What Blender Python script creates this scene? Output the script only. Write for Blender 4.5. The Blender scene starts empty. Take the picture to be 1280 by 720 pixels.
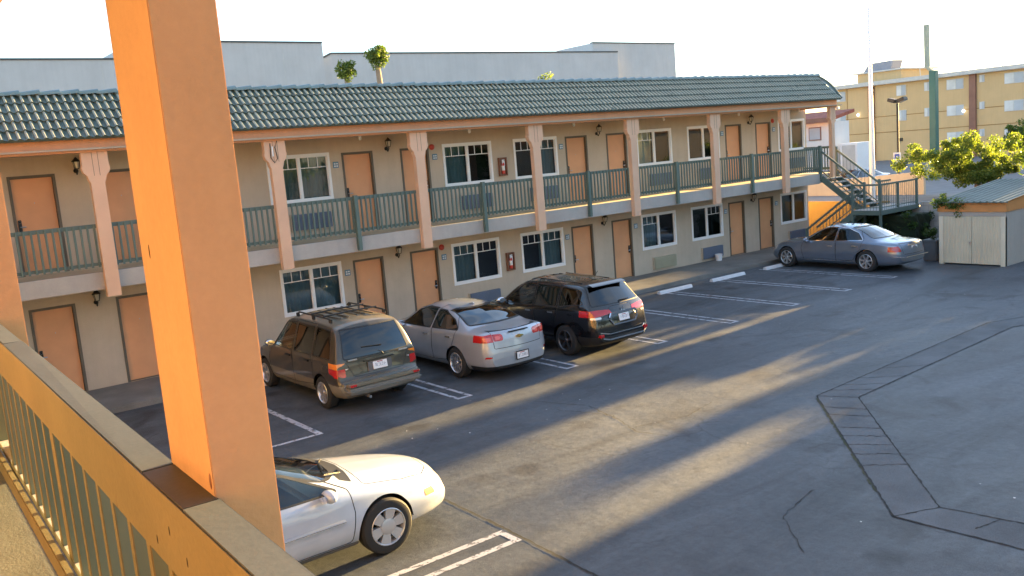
import bpy, bmesh, math, random
import numpy as np
from mathutils import Vector, Matrix
random.seed(7); RNG = np.random.default_rng(7)
SC = bpy.context.scene
COL = SC.collection
R = math.radians
GZ = -0.13                      # parking lot level; z = 0 is the motel sidewalk

# ------------------------------------------------------------------ materials
def _nt(name):
    m = bpy.data.materials.new(name); m.use_nodes = True
    nt = m.node_tree; nt.nodes.clear()
    out = nt.nodes.new('ShaderNodeOutputMaterial')
    return m, nt, out
def _n(nt, t, **kw):
    n = nt.nodes.new(t)
    for k, v in kw.items():
        if k in n.inputs.keys(): n.inputs[k].default_value = v
        else: setattr(n, k, v)
    return n
def rgba(c): return (c[0], c[1], c[2], 1)
def noise(nt, co, scale, detail=4, rough=.55, dist=0):
    n = _n(nt, 'ShaderNodeTexNoise'); n.inputs['Scale'].default_value = scale
    n.inputs['Detail'].default_value = detail; n.inputs['Roughness'].default_value = rough
    n.inputs['Distortion'].default_value = dist
    nt.links.new(co, n.inputs['Vector']); return n.outputs['Fac']
def ramp(nt, fac, stops):
    r = _n(nt, 'ShaderNodeValToRGB'); e = r.color_ramp.elements
    while len(e) < len(stops): e.new(.5)
    for q, (p, c) in zip(e, stops):
        q.position = p; q.color = rgba(c) if not isinstance(c, (int, float)) else (c, c, c, 1)
    nt.links.new(fac, r.inputs['Fac']); return r.outputs['Color']
def mixc(nt, fac, a, b, mode='MIX'):
    m = _n(nt, 'ShaderNodeMix'); m.data_type = 'RGBA'; m.blend_type = mode
    for s, v in ((m.inputs[0], fac), (m.inputs[6], a), (m.inputs[7], b)):
        if hasattr(v, 'links'): nt.links.new(v, s)
        elif isinstance(v, (int, float)): s.default_value = v if s.type == 'VALUE' else (v, v, v, 1)
        else: s.default_value = rgba(v)
    return m.outputs[2]
def coords(nt, kind='Object', scale=None):
    tc = _n(nt, 'ShaderNodeTexCoord'); o = tc.outputs[kind]
    if scale:
        mp = _n(nt, 'ShaderNodeMapping'); mp.inputs['Scale'].default_value = scale
        nt.links.new(o, mp.inputs['Vector']); o = mp.outputs['Vector']
    return o
def bump(nt, h, strength, dist=.01):
    b = _n(nt, 'ShaderNodeBump'); b.inputs['Strength'].default_value = strength
    b.inputs['Distance'].default_value = dist
    nt.links.new(h, b.inputs['Height']); return b.outputs['Normal']
MATS = {}
def mat(name, col, rough=.6, metal=0, var=.12, vscale=1.3, fine=0, fscale=60, bmp=0, bscale=80, coat=0, spec=.5, stretch=None):
    """plain painted / stucco / metal surface: base colour with patchy wear, fine grain and bump"""
    m, nt, out = _nt(name)
    p = _n(nt, 'ShaderNodeBsdfPrincipled'); nt.links.new(p.outputs[0], out.inputs[0])
    co = coords(nt, 'Object', stretch)
    c = None
    if var:
        f = noise(nt, co, vscale, 5, .6)
        a = [x * (1 - var) for x in col]; b = [min(1, x * (1 + var)) for x in col]
        c = ramp(nt, f, [(.3, a), (.7, b)])
    if fine:
        f = noise(nt, co, fscale, 2)
        c = mixc(nt, 1, c if c is not None else col, ramp(nt, f, [(.3, 1 - fine), (.7, 1 + fine)]), 'MULTIPLY')
    if c is None: p.inputs['Base Color'].default_value = rgba(col)
    else: nt.links.new(c, p.inputs['Base Color'])
    p.inputs['Roughness'].default_value = rough; p.inputs['Metallic'].default_value = metal
    p.inputs['Specular IOR Level'].default_value = spec
    if coat:
        p.inputs['Coat Weight'].default_value = coat; p.inputs['Coat Roughness'].default_value = .04
    if bmp: nt.links.new(bump(nt, noise(nt, co, bscale, 3), bmp), p.inputs['Normal'])
    MATS[name] = m
    return m
def glass(name, tint, gloss=1.0, rough=.01, f0=.5):
    """window glass: clear or tinted see-through sheet with a mirror reflection that grows at grazing angles"""
    m, nt, out = _nt(name)
    t = _n(nt, 'ShaderNodeBsdfTransparent'); t.inputs[0].default_value = rgba(tint)
    g = _n(nt, 'ShaderNodeBsdfGlossy'); g.inputs['Roughness'].default_value = rough
    g.inputs[0].default_value = (gloss, gloss, gloss, 1)
    f = _n(nt, 'ShaderNodeFresnel'); f.inputs['IOR'].default_value = 1.5
    mx = _n(nt, 'ShaderNodeMixShader')
    a = _n(nt, 'ShaderNodeMath', operation='MULTIPLY'); a.inputs[1].default_value = f0 * 2
    nt.links.new(f.outputs[0], a.inputs[0]); nt.links.new(a.outputs[0], mx.inputs[0])
    nt.links.new(t.outputs[0], mx.inputs[1]); nt.links.new(g.outputs[0], mx.inputs[2])
    nt.links.new(mx.outputs[0], out.inputs[0]); MATS[name] = m
    return m
def leafmat(name, c1, c2, c3, trans=.45):
    m, nt, out = _nt(name)
    oi = _n(nt, 'ShaderNodeNewGeometry')
    col = ramp(nt, oi.outputs['Random Per Island'], [(.0, c1), (.5, c2), (1, c3)])
    d = _n(nt, 'ShaderNodeBsdfPrincipled'); d.inputs['Roughness'].default_value = .5
    d.inputs['Specular IOR Level'].default_value = .3
    t = _n(nt, 'ShaderNodeBsdfTranslucent')
    nt.links.new(col, d.inputs['Base Color'])
    nt.links.new(mixc(nt, 1, col, (1.5, 1.6, .6), 'MULTIPLY'), t.inputs[0])
    mx = _n(nt, 'ShaderNodeMixShader'); mx.inputs[0].default_value = trans
    nt.links.new(d.outputs[0], mx.inputs[1]); nt.links.new(t.outputs[0], mx.inputs[2])
    nt.links.new(mx.outputs[0], out.inputs[0]); MATS[name] = m
    return m
def asphalt(name):
    m, nt, out = _nt(name)
    p = _n(nt, 'ShaderNodeBsdfPrincipled'); nt.links.new(p.outputs[0], out.inputs[0])
    co = coords(nt)
    big = noise(nt, co, .16, 6, .62, .6)
    c = ramp(nt, big, [(.30, (.045, .051, .060)), (.5, (.064, .072, .083)), (.70, (.096, .106, .118))])
    st = noise(nt, coords(nt, 'Object', (.22, 1.1, 1)), .9, 6, .65, 1.0)      # drag marks along the driving lane
    c = mixc(nt, 1, c, ramp(nt, st, [(.3, .62), (.5, 1.0), (.7, 1.32)]), 'MULTIPLY')
    oil = noise(nt, co, .7, 4, .5, .8)
    c = mixc(nt, ramp(nt, oil, [(.56, 0.0), (.72, .8)]), c, (.028, .028, .031))
    vo = _n(nt, 'ShaderNodeTexVoronoi'); vo.inputs['Scale'].default_value = .55; nv = _n(nt, 'ShaderNodeVectorMath', operation='MULTIPLY_ADD')
    nw = _n(nt, 'ShaderNodeTexNoise'); nw.inputs['Scale'].default_value = 4; nt.links.new(co, nw.inputs['Vector'])
    nt.links.new(nw.outputs['Color'], nv.inputs[0]); nv.inputs[1].default_value = (.35, .35, 0); nt.links.new(co, nv.inputs[2]); nt.links.new(nv.outputs[0], vo.inputs['Vector'])
    c = mixc(nt, ramp(nt, vo.outputs['Distance'], [(.06, .75), (.17, 0.0)]), c, (.022, .022, .024))       # old oil drips
    gr = noise(nt, co, 75, 4, .75)
    c = mixc(nt, 1, c, ramp(nt, gr, [(.25, .6), (.75, 1.45)]), 'MULTIPLY')
    c = mixc(nt, 1, c, ramp(nt, noise(nt, co, 9, 5, .7), [(.3, .82), (.7, 1.18)]), 'MULTIPLY')
    # crazed cracks where a coarse mask allows them
    wob = _n(nt, 'ShaderNodeTexNoise'); wob.inputs['Scale'].default_value = 1.7; wob.inputs['Detail'].default_value = 5
    nt.links.new(co, wob.inputs['Vector'])
    add = _n(nt, 'ShaderNodeVectorMath', operation='MULTIPLY_ADD')
    nt.links.new(wob.outputs['Color'], add.inputs[0]); add.inputs[1].default_value = (.9, .9, 0); nt.links.new(co, add.inputs[2])
    for sc_, w_, lo, hi in ((.42, .012, .50, .58), (2.1, .03, .60, .66)):
        v = _n(nt, 'ShaderNodeTexVoronoi', feature='DISTANCE_TO_EDGE'); v.inputs['Scale'].default_value = sc_
        nt.links.new(add.outputs[0], v.inputs['Vector'])
        line = ramp(nt, v.outputs['Distance'], [(0, 1.0), (w_, 0.0)])
        mk = ramp(nt, noise(nt, co, .33 if sc_ < 1 else .28, 3), [(lo, 0.0), (hi, .5)])
        c = mixc(nt, mixc(nt, 1, line, mk, 'MULTIPLY'), c, (.016, .016, .018))
    nt.links.new(c, p.inputs['Base Color'])
    nt.links.new(ramp(nt, big, [(.3, .52), (.7, .72)]), p.inputs['Roughness'])
    p.inputs['Specular IOR Level'].default_value = .45
    b1 = bump(nt, gr, .55, .006)
    b = _n(nt, 'ShaderNodeBump'); b.inputs['Strength'].default_value = .5; b.inputs['Distance'].default_value = .05
    nt.links.new(noise(nt, co, 1.1, 5, .6), b.inputs['Height']); nt.links.new(b1, b.inputs['Normal'])
    nt.links.new(b.outputs[0], p.inputs['Normal'])
    MATS[name] = m; return m
def stucco(name, col, stain=.16):
    m, nt, out = _nt(name)
    p = _n(nt, 'ShaderNodeBsdfPrincipled'); nt.links.new(p.outputs[0], out.inputs[0])
    co = coords(nt)
    c = ramp(nt, noise(nt, co, .8, 6, .65), [(.3, [x * (1 - stain) for x in col]), (.7, [x * (1 + stain * .7) for x in col])])
    dr = noise(nt, coords(nt, 'Object', (5, 5, .35)), 1.0, 4, .6)          # rain streaks
    c = mixc(nt, 1, c, ramp(nt, dr, [(.35, .965), (.6, 1.01)]), 'MULTIPLY')
    c = mixc(nt, 1, c, ramp(nt, noise(nt, co, 38, 3), [(.3, .97), (.7, 1.03)]), 'MULTIPLY')
    nt.links.new(c, p.inputs['Base Color']); p.inputs['Roughness'].default_value = .88
    p.inputs['Specular IOR Level'].default_value = .25
    nt.links.new(bump(nt, noise(nt, co, 48, 4, .6), .28, .008), p.inputs['Normal'])
    MATS[name] = m; return m
def worn(name, col, under, amount=.5, rough=.6, scale=7, bmp=.3):
    """old paint that has chipped and dirtied: patches of another colour show through"""
    m, nt, out = _nt(name)
    p = _n(nt, 'ShaderNodeBsdfPrincipled'); nt.links.new(p.outputs[0], out.inputs[0])
    co = coords(nt)
    c = ramp(nt, noise(nt, co, 2.2, 5, .6), [(.3, [x * .88 for x in col]), (.7, [x * 1.1 for x in col])])
    f = noise(nt, co, scale, 6, .7, .4)
    c = mixc(nt, ramp(nt, f, [(1 - amount * .6, 0.0), (1.04 - amount * .6, .9)]), c, under)
    c = mixc(nt, 1, c, ramp(nt, noise(nt, co, 55, 3), [(.3, .93), (.7, 1.06)]), 'MULTIPLY')
    nt.links.new(c, p.inputs['Base Color']); p.inputs['Roughness'].default_value = rough
    p.inputs['Specular IOR Level'].default_value = .3
    nt.links.new(bump(nt, noise(nt, co, 40, 4), bmp, .005), p.inputs['Normal'])
    MATS[name] = m; return m
def blockmat(name, col):
    m, nt, out = _nt(name)
    p = _n(nt, 'ShaderNodeBsdfPrincipled'); nt.links.new(p.outputs[0], out.inputs[0])
    tc = _n(nt, 'ShaderNodeTexCoord'); sp = _n(nt, 'ShaderNodeSeparateXYZ'); cb = _n(nt, 'ShaderNodeCombineXYZ')
    nt.links.new(tc.outputs['Object'], sp.inputs[0])
    ad = _n(nt, 'ShaderNodeMath', operation='ADD'); nt.links.new(sp.outputs[0], ad.inputs[0]); nt.links.new(sp.outputs[1], ad.inputs[1])
    nt.links.new(ad.outputs[0], cb.inputs[0]); nt.links.new(sp.outputs[2], cb.inputs[1])
    b = _n(nt, 'ShaderNodeTexBrick'); b.inputs['Scale'].default_value = 1
    b.inputs['Brick Width'].default_value = .4; b.inputs['Row Height'].default_value = .2; b.inputs['Mortar Size'].default_value = .008
    b.inputs['Color1'].default_value = rgba([x * .92 for x in col]); b.inputs['Color2'].default_value = rgba([x * 1.08 for x in col])
    b.inputs['Mortar'].default_value = rgba([x * .7 for x in col])
    nt.links.new(cb.outputs[0], b.inputs['Vector'])
    c = mixc(nt, 1, b.outputs['Color'], ramp(nt, noise(nt, tc.outputs['Object'], 1.5, 5), [(.3, .8), (.7, 1.12)]), 'MULTIPLY')
    nt.links.new(c, p.inputs['Base Color']); p.inputs['Roughness'].default_value = .9
    nt.links.new(bump(nt, b.outputs['Fac'], -.4, .01), p.inputs['Normal'])
    MATS[name] = m; return m

asphalt('asphalt')
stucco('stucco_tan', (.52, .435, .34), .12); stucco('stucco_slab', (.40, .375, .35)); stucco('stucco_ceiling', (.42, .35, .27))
mat('door_orange', (.68, .335, .165), .55, var=.10, vscale=.9, bmp=.05, bscale=30)
mat('jamb', (.12, .10, .075), .6)
stucco('salmon', (.60, .315, .185), .07)
mat('post_pink', (.64, .41, .28), .7, var=.07, bmp=.12, bscale=60)
mat('rail_green', (.095, .14, .125), .55, var=.12)
mat('window_white', (.80, .80, .80), .45, var=.03)
mat('curtain', (.13, .19, .20), .9, var=.08); mat('curtain_pale', (.40, .44, .37), .9, var=.08)
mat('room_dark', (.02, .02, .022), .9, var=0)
glass('pane', (.80, .85, .85), 1.0, .015, .75)
mat('ac_blue', (.12, .15, .21), .6, var=.08); mat('ac_tan', (.36, .34, .24), .6, var=.1)
mat('plaque_blue', (.10, .22, .33), .5); mat('plaque_white', (.7, .72, .75), .5)
mat('black_iron', (.015, .014, .013), .45); mat('lamp_glass', (.45, .42, .35), .2)
mat('bell_red', (.45, .05, .03), .4); mat('cabinet_wood', (.20, .085, .05), .5); mat('ext_red', (.55, .04, .03), .35); mat('white_paint', (.78, .78, .78), .5, var=.05)
mat('metal_grey', (.45, .46, .48), .35, .8, var=.06)
mat('sidewalk', (.17, .165, .155), .7, var=.3, vscale=.8, fine=.12, bmp=.25)
mat('deck_floor', (.62, .53, .36), .8, var=.12)
worn('line_paint', (.42, .43, .47), (.10, .10, .105), .78, .6, 7, .3)
mat('line_bare', (.11, .11, .115), .7)
mat('gutter', (.095, .103, .113), .8, var=.32, vscale=.9, fine=.25, fscale=70, bmp=.4)
mat('edge_chip', (.72, .66, .58), .9, var=.2); mat('crack', (.024, .025, .024), .9, var=.2); mat('moss', (.05, .055, .028), .95, var=.4, vscale=6)
worn('wheel_stop', (.60, .60, .63), (.25, .25, .25), .55, .8, 8)
# near wing
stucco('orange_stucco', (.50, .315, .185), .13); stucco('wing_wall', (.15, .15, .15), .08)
worn('rail_tan', (.175, .148, .075), (.15, .105, .05), .52, .6, 3.2, .25)
worn('cap_grey', (.085, .098, .118), (.075, .078, .08), .50, .75, 1.6, .12)
worn('cap_brown', (.085, .075, .065), (.125, .13, .135), .5, .7, 3, .2); mat('picket_green', (.115, .155, .125), .7, var=.12)
mat('near_floor', (.105, .115, .115), .9, var=.2, vscale=3, fine=.08, fscale=60, bmp=.25, bscale=60)
worn('rail_dust', (.44, .43, .40), (.20, .15, .09), .5, .85, 6)
# surroundings
stucco('warehouse', (.52, .51, .50), .07); mat('warehouse_cap', (.045, .05, .055), .5)
stucco('apartment', (.60, .42, .22), .05); mat('apartment_brown', (.26, .13, .09), .8); mat('apartment_line', (.32, .18, .06), .8)
mat('fascia_grey', (.52, .51, .48), .7)
mat('apt_glass', (.42, .45, .48), .6, var=.15, vscale=.5); mat('apt_blind', (.62, .62, .60), .7)
mat('solar_grey', (.24, .25, .30), .4)
stucco('house_white', (.72, .70, .68), .05); mat('house_tile', (.33, .09, .05), .8, var=.3, vscale=3)
stucco('cream_wall', (.72, .58, .42), .07); stucco('ochre_wall', (.46, .29, .10), .1)
blockmat('block', (.36, .35, .33))
mat('shed_white', (.60, .555, .44), .6, var=.07); stucco('shed_wall', (.40, .365, .33), .1)
mat('shed_orange', (.55, .24, .075), .7, var=.12); mat('shed_roof', (.095, .12, .10), .55, .0, var=.2)
mat('bark', (.21, .165, .12), .9, var=.25, vscale=4, bmp=.6, bscale=20)
leafmat('leaf_yellow', (.08, .12, .025), (.145, .185, .045), (.24, .26, .07), .5)
leafmat('leaf_green', (.05, .085, .02), (.085, .13, .03), (.15, .19, .045), .4)
leafmat('leaf_dark', (.024, .052, .014), (.04, .08, .022), (.07, .115, .03), .35)
mat('hedge_core', (.012, .022, .008), .95)
mat('upper_asphalt', (.16, .16, .165), .8, var=.2); mat('concrete_pale', (.36, .36, .35), .8, var=.15); mat('pole_green', (.05, .14, .11), .45); mat('pole_pale', (.30, .34, .27), .5)
mat('pole_white', (.82, .82, .84), .4, var=.02); mat('lamp_brown', (.035, .028, .022), .5)
mat('bin_grey', (.10, .105, .11), .6); mat('bucket', (.74, .74, .76), .5); mat('sign_blue', (.05, .10, .42), .5)
mat('solar_blue', (.05, .06, .10), .3)
m_, nt_, out_ = _nt('lamp_lit'); e_ = _n(nt_, 'ShaderNodeEmission'); e_.inputs[0].default_value = (1, .98, .85, 1); e_.inputs[1].default_value = .6; nt_.links.new(e_.outputs[0], out_.inputs[0]); MATS['lamp_lit'] = m_
def hazemat(dens):
    m, nt, out = _nt('haze_air'); v = _n(nt, 'ShaderNodeVolumePrincipled'); v.inputs['Density'].default_value = dens
    v.inputs['Color'].default_value = (.95, .95, .93, 1); v.inputs['Anisotropy'].default_value = .5
    nt.links.new(v.outputs[0], out.inputs['Volume']); MATS['haze_air'] = m
hazemat(.0002)
def tilemat():
    m, nt, out = _nt('roof_tile')
    p = _n(nt, 'ShaderNodeBsdfPrincipled'); nt.links.new(p.outputs[0], out.inputs[0])
    co = coords(nt)
    g = _n(nt, 'ShaderNodeNewGeometry')
    c = ramp(nt, noise(nt, co, 1.1, 6, .65), [(.3, (.058, .085, .072)), (.6, (.085, .112, .095)), (.8, (.13, .145, .115))])
    c = mixc(nt, 1, c, ramp(nt, noise(nt, coords(nt, 'Object', (5.9, 3, 3)), 1.0, 1), [(.3, .8), (.7, 1.2)]), 'MULTIPLY')
    nt.links.new(c, p.inputs['Base Color']); p.inputs['Roughness'].default_value = .30
    nt.links.new(bump(nt, noise(nt, co, 60, 3), .15, .004), p.inputs['Normal'])
    MATS['roof_tile'] = m
tilemat()
worn('crest_highlight', (.34, .35, .29), (.13, .16, .145), .62, .5, 3.0, .1); mat('ridge_tile', (.15, .205, .205), .4, var=.2, vscale=2)  # pale worn crest colour also paints in the rolls' highlight stripes

# ------------------------------------------------------------------ mesh helpers
class MB:
    def __init__(s): s.v = []; s.f = []; s.m = []; s.mats = []
    def mi(s, m):
        if m not in s.mats: s.mats.append(m)
        return s.mats.index(m)
    def add(s, vs, fs, m):
        o = len(s.v); i = s.mi(m); s.v += [tuple(v) for v in vs]
        for f in fs: s.f.append([a + o for a in f]); s.m.append(i)
    def box(s, x0, x1, y0, y1, z0, z1, m):
        vs = [(x, y, z) for z in (z0, z1) for y in (y0, y1) for x in (x0, x1)]
        s.add(vs, [(0, 2, 3, 1), (4, 5, 7, 6), (0, 1, 5, 4), (2, 6, 7, 3), (0, 4, 6, 2), (1, 3, 7, 5)], m)
    def bbox(s, x0, x1, y0, y1, z0, z1, m, b=.006):
        """box with bevelled edges"""
        bm = bmesh.new(); bmesh.ops.create_cube(bm, size=1)
        for v in bm.verts: v.co = Vector(((x0 + x1) / 2 + v.co.x * (x1 - x0), (y0 + y1) / 2 + v.co.y * (y1 - y0), (z0 + z1) / 2 + v.co.z * (z1 - z0)))
        bmesh.ops.bevel(bm, geom=bm.edges[:], offset=b, segments=2, affect='EDGES')
        s.addbm(bm, m)
    def addbm(s, bm, m, M=None):
        bm.verts.index_update()
        s.add([(M @ v.co if M else v.co) for v in bm.verts], [[v.index for v in f.verts] for f in bm.faces], m); bm.free()
    def quad(s, a, b, c, d, m): s.add([a, b, c, d], [(0, 1, 2, 3)], m)
    def bar(s, p, q, w, h, m, up=(0, 0, 1)):
        p, q = Vector(p), Vector(q); d = (q - p).normalized(); a = d.cross(Vector(up))
        if a.length < 1e-4: a = d.cross(Vector((1, 0, 0)))
        a.normalize(); b = a.cross(d)
        vs = [e + a * (i * w / 2) + b * (j * h / 2) for e in (p, q) for i, j in ((-1, -1), (1, -1), (1, 1), (-1, 1))]
        s.add(vs, [(3, 2, 1, 0), (4, 5, 6, 7), (0, 1, 5, 4), (1, 2, 6, 5), (2, 3, 7, 6), (3, 0, 4, 7)], m)
    def tube(s, pts, rs, m, n=10, cap=True):
        pts = [Vector(p) for p in pts]
        if isinstance(rs, (int, float)): rs = [rs] * len(pts)
        vs, fs = [], []
        for i, p in enumerate(pts):
            d = (pts[min(i + 1, len(pts) - 1)] - pts[max(i - 1, 0)]).normalized()
            a = d.cross(Vector((0, 0, 1)) if abs(d.z) < .95 else Vector((1, 0, 0))).normalized(); b = d.cross(a)
            vs += [p + (a * math.cos(t) + b * math.sin(t)) * rs[i] for t in [2 * math.pi * k / n for k in range(n)]]
        for i in range(len(pts) - 1):
            for k in range(n): fs.append((i * n + k, i * n + (k + 1) % n, (i + 1) * n + (k + 1) % n, (i + 1) * n + k))
        if cap: fs += [tuple(range(n)), tuple(reversed(range((len(pts) - 1) * n, len(pts) * n)))]
        s.add(vs, fs, m)
    def lathe(s, prof, m, n=24, axis='z', o=(0, 0, 0)):
        vs, fs = [], []
        for r, h in prof:
            for k in range(n):
                t = 2 * math.pi * k / n; a, b = r * math.cos(t), r * math.sin(t)
                v = {'z': (a, b, h), 'y': (a, h, b), 'x': (h, a, b)}[axis]
                vs.append((v[0] + o[0], v[1] + o[1], v[2] + o[2]))
        for i in range(len(prof) - 1):
            for k in range(n): fs.append((i * n + k, i * n + (k + 1) % n, (i + 1) * n + (k + 1) % n, (i + 1) * n + k))
        s.add(vs, fs, m)
    def prism(s, poly, axis, a, b, m):
        """extrude a 2D polygon (the two other axes, in xyz order) along an axis from a to b"""
        def P(u, v, w): return {'x': (w, u, v), 'y': (u, w, v), 'z': (u, v, w)}[axis]
        n = len(poly); vs = [P(u, v, a) for u, v in poly] + [P(u, v, b) for u, v in poly]
        s.add(vs, [tuple(range(n)), tuple(reversed(range(n, 2 * n)))] + [(i, (i + 1) % n, (i + 1) % n + n, i + n) for i in range(n)], m)
    def build(s, name, parent=None, smooth=None, loc=None, normals=True):
        me = bpy.data.meshes.new(name); me.from_pydata(s.v, [], s.f)
        for m in s.mats: me.materials.append(MATS[m])
        me.polygons.foreach_set('material_index', s.m)
        if normals:
            bm = bmesh.new(); bm.from_mesh(me); bmesh.ops.recalc_face_normals(bm, faces=bm.faces[:]); bm.to_mesh(me); bm.free()
        if smooth:
            me.polygons.foreach_set('use_smooth', [True] * len(me.polygons)); me.set_sharp_from_angle(angle=R(smooth))
        me.update()
        o = bpy.data.objects.new(name, me); COL.objects.link(o)
        if parent: o.parent = parent
        if loc: o.location = loc
        return o
def tag(o, label=None, cat=None, group=None, kind=None):
    for k, v in (('label', label), ('category', cat), ('group', group), ('kind', kind)):
        if v: o[k] = v
    return o
def thing(name, loc, label, cat, group=None, rz=0, sc=1):
    o = bpy.data.objects.new(name, None); COL.objects.link(o); o.empty_display_size = .3
    o.location = loc; o.rotation_euler = (0, 0, rz); o.scale = (sc, sc, sc)
    return tag(o, label, cat, group)
def struct(o): o['kind'] = 'structure'; return o
def copy_tree(o, parent=None):
    c = o.copy(); COL.objects.link(c)
    if parent: c.parent = parent
    for ch in list(o.children): copy_tree(ch, c)
    return c
def leaves(mb, centers, radii, n, size, m, squash=1.0):
    """leaf-sized folded faces spread through overlapping clumps"""
    k = len(centers)
    for i in range(n):
        j = random.randrange(k); c, r = centers[j], radii[j]
        d = Vector(RNG.normal(size=3)).normalized() * r * (random.random() ** .45)
        p = Vector(c) + Vector((d.x, d.y, d.z * squash))
        s_ = size * random.uniform(.6, 1.35)
        a = Vector(RNG.normal(size=3)).normalized(); b = a.cross(Vector(RNG.normal(size=3))).normalized()
        w = s_ * .5
        mb.add([p - a * s_, p + b * w * .8 - a * s_ * .1, p + a * s_, p - b * w * .8 - a * s_ * .1], [(0, 1, 2, 3)], m)
def text_mesh(mb, txt, size, m, M):
    """lettering as mesh faces, placed by the matrix M (text in local xy, baseline centred)"""
    cu = bpy.data.curves.new('t', 'FONT'); cu.body = txt; cu.size = size; cu.align_x = 'CENTER'; cu.align_y = 'CENTER'; cu.resolution_u = 2
    o = bpy.data.objects.new('t', cu); COL.objects.link(o)
    dg = bpy.context.evaluated_depsgraph_get(); me = bpy.data.meshes.new_from_object(o.evaluated_get(dg))
    mb.add([M @ v.co for v in me.vertices], [list(p.vertices) for p in me.polygons], m)
    bpy.data.objects.remove(o); bpy.data.curves.remove(cu); bpy.data.meshes.remove(me)
# ------------------------------------------------------------------ cars
def carmats():
    def paint(name, col, flake=.0, rough=.28, coat=1.0, lit_dust=0.0):
        m, nt, out = _nt(name)
        p = _n(nt, 'ShaderNodeBsdfPrincipled'); nt.links.new(p.outputs[0], out.inputs[0])
        co = coords(nt)
        f = noise(nt, co, 3, 5, .6)
        c = ramp(nt, f, [(.3, [x * .93 for x in col]), (.7, [x * 1.05 for x in col])])
        if lit_dust:                                           # tan dust tint on upward faces, painting in the sunlit roof sheen
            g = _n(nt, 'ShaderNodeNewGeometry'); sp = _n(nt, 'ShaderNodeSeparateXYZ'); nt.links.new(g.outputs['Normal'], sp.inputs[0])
            c = mixc(nt, ramp(nt, sp.outputs[2], [(.80, 0.0), (.98, lit_dust)]), c, (.34, .30, .23))
        nt.links.new(c, p.inputs['Base Color'])
        p.inputs['Metallic'].default_value = flake
        nt.links.new(ramp(nt, noise(nt, co, 6, 5, .65), [(.3, rough * .95), (.75, rough * 1.15)]), p.inputs['Roughness'])   # dust film
        p.inputs['Coat Weight'].default_value = coat; p.inputs['Coat Roughness'].default_value = .06
        MATS[name] = m
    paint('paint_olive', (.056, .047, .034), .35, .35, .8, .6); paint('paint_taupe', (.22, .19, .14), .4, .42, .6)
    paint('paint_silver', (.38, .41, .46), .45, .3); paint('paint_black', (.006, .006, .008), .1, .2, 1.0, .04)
    paint('paint_blue', (.18, .225, .295), .65, .3); paint('paint_white', (.43, .475, .56), .15, .3)
    paint('paint_navy', (.03, .05, .11), .3, .3)
    glass('car_glass', (.30, .34, .33), 1, .01, .8); glass('car_glass_dark', (.022, .024, .026), 1, .01, .9); glass('car_glass_green', (.88, .93, .84), 1, .01, .8)
    mat('trim_black', (.012, .012, .013), .5, var=0); mat('rubber', (.018, .018, .019), .8, var=.15); mat('chrome', (.78, .78, .80), .12, 1, var=0)
    mat('plastic_grey', (.11, .11, .115), .6); mat('bumper_grey', (.17, .165, .15), .55, var=.1)
    mat('alloy', (.62, .62, .64), .3, .85, var=.05); mat('alloy_dark', (.12, .12, .13), .35, .8); mat('hubcap', (.50, .51, .54), .35, .6)
    mat('seat_grey', (.16, .155, .15), .9); mat('seat_tan', (.58, .51, .40), .9); mat('under', (.008, .008, .008), .9, var=0)
    mat('lens_red', (.42, .012, .012), .12, var=0, coat=1); mat('lens_bright', (.70, .10, .08), .12, var=0, coat=1); mat('lens_amber', (.75, .22, .02), .15, var=0, coat=1); mat('lens_clear', (.62, .62, .62), .1, .3, var=0, coat=1)
    mat('plate_white', (.75, .75, .77), .4, var=.03); mat('plate_ink', (.05, .06, .16), .5, var=0); mat('gold', (.60, .45, .16), .25, .9, var=0)
carmats()
def pchip(knots):
    k = sorted(knots); x = np.array([a for a, b in k], float); y = np.array([b for a, b in k], float)
    h = np.diff(x); d = np.diff(y) / h; n = len(x); m = np.zeros(n)
    if n > 2:
        for i in range(1, n - 1):
            if d[i - 1] * d[i] > 0:
                w1 = 2 * h[i] + h[i - 1]; w2 = h[i] + 2 * h[i - 1]; m[i] = (w1 + w2) / (w1 / d[i - 1] + w2 / d[i])
    m[0] = d[0]; m[-1] = d[-1]
    def f(t):
        t = np.clip(t, x[0], x[-1]); i = np.clip(np.searchsorted(x, t, 'right') - 1, 0, n - 2)
        u = (t - x[i]) / h[i]
        return y[i] * (1 + 2 * u) * (1 - u) ** 2 + m[i] * h[i] * u * (1 - u) ** 2 + y[i + 1] * u * u * (3 - 2 * u) + m[i + 1] * h[i] * u * u * (u - 1)
    return f
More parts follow.
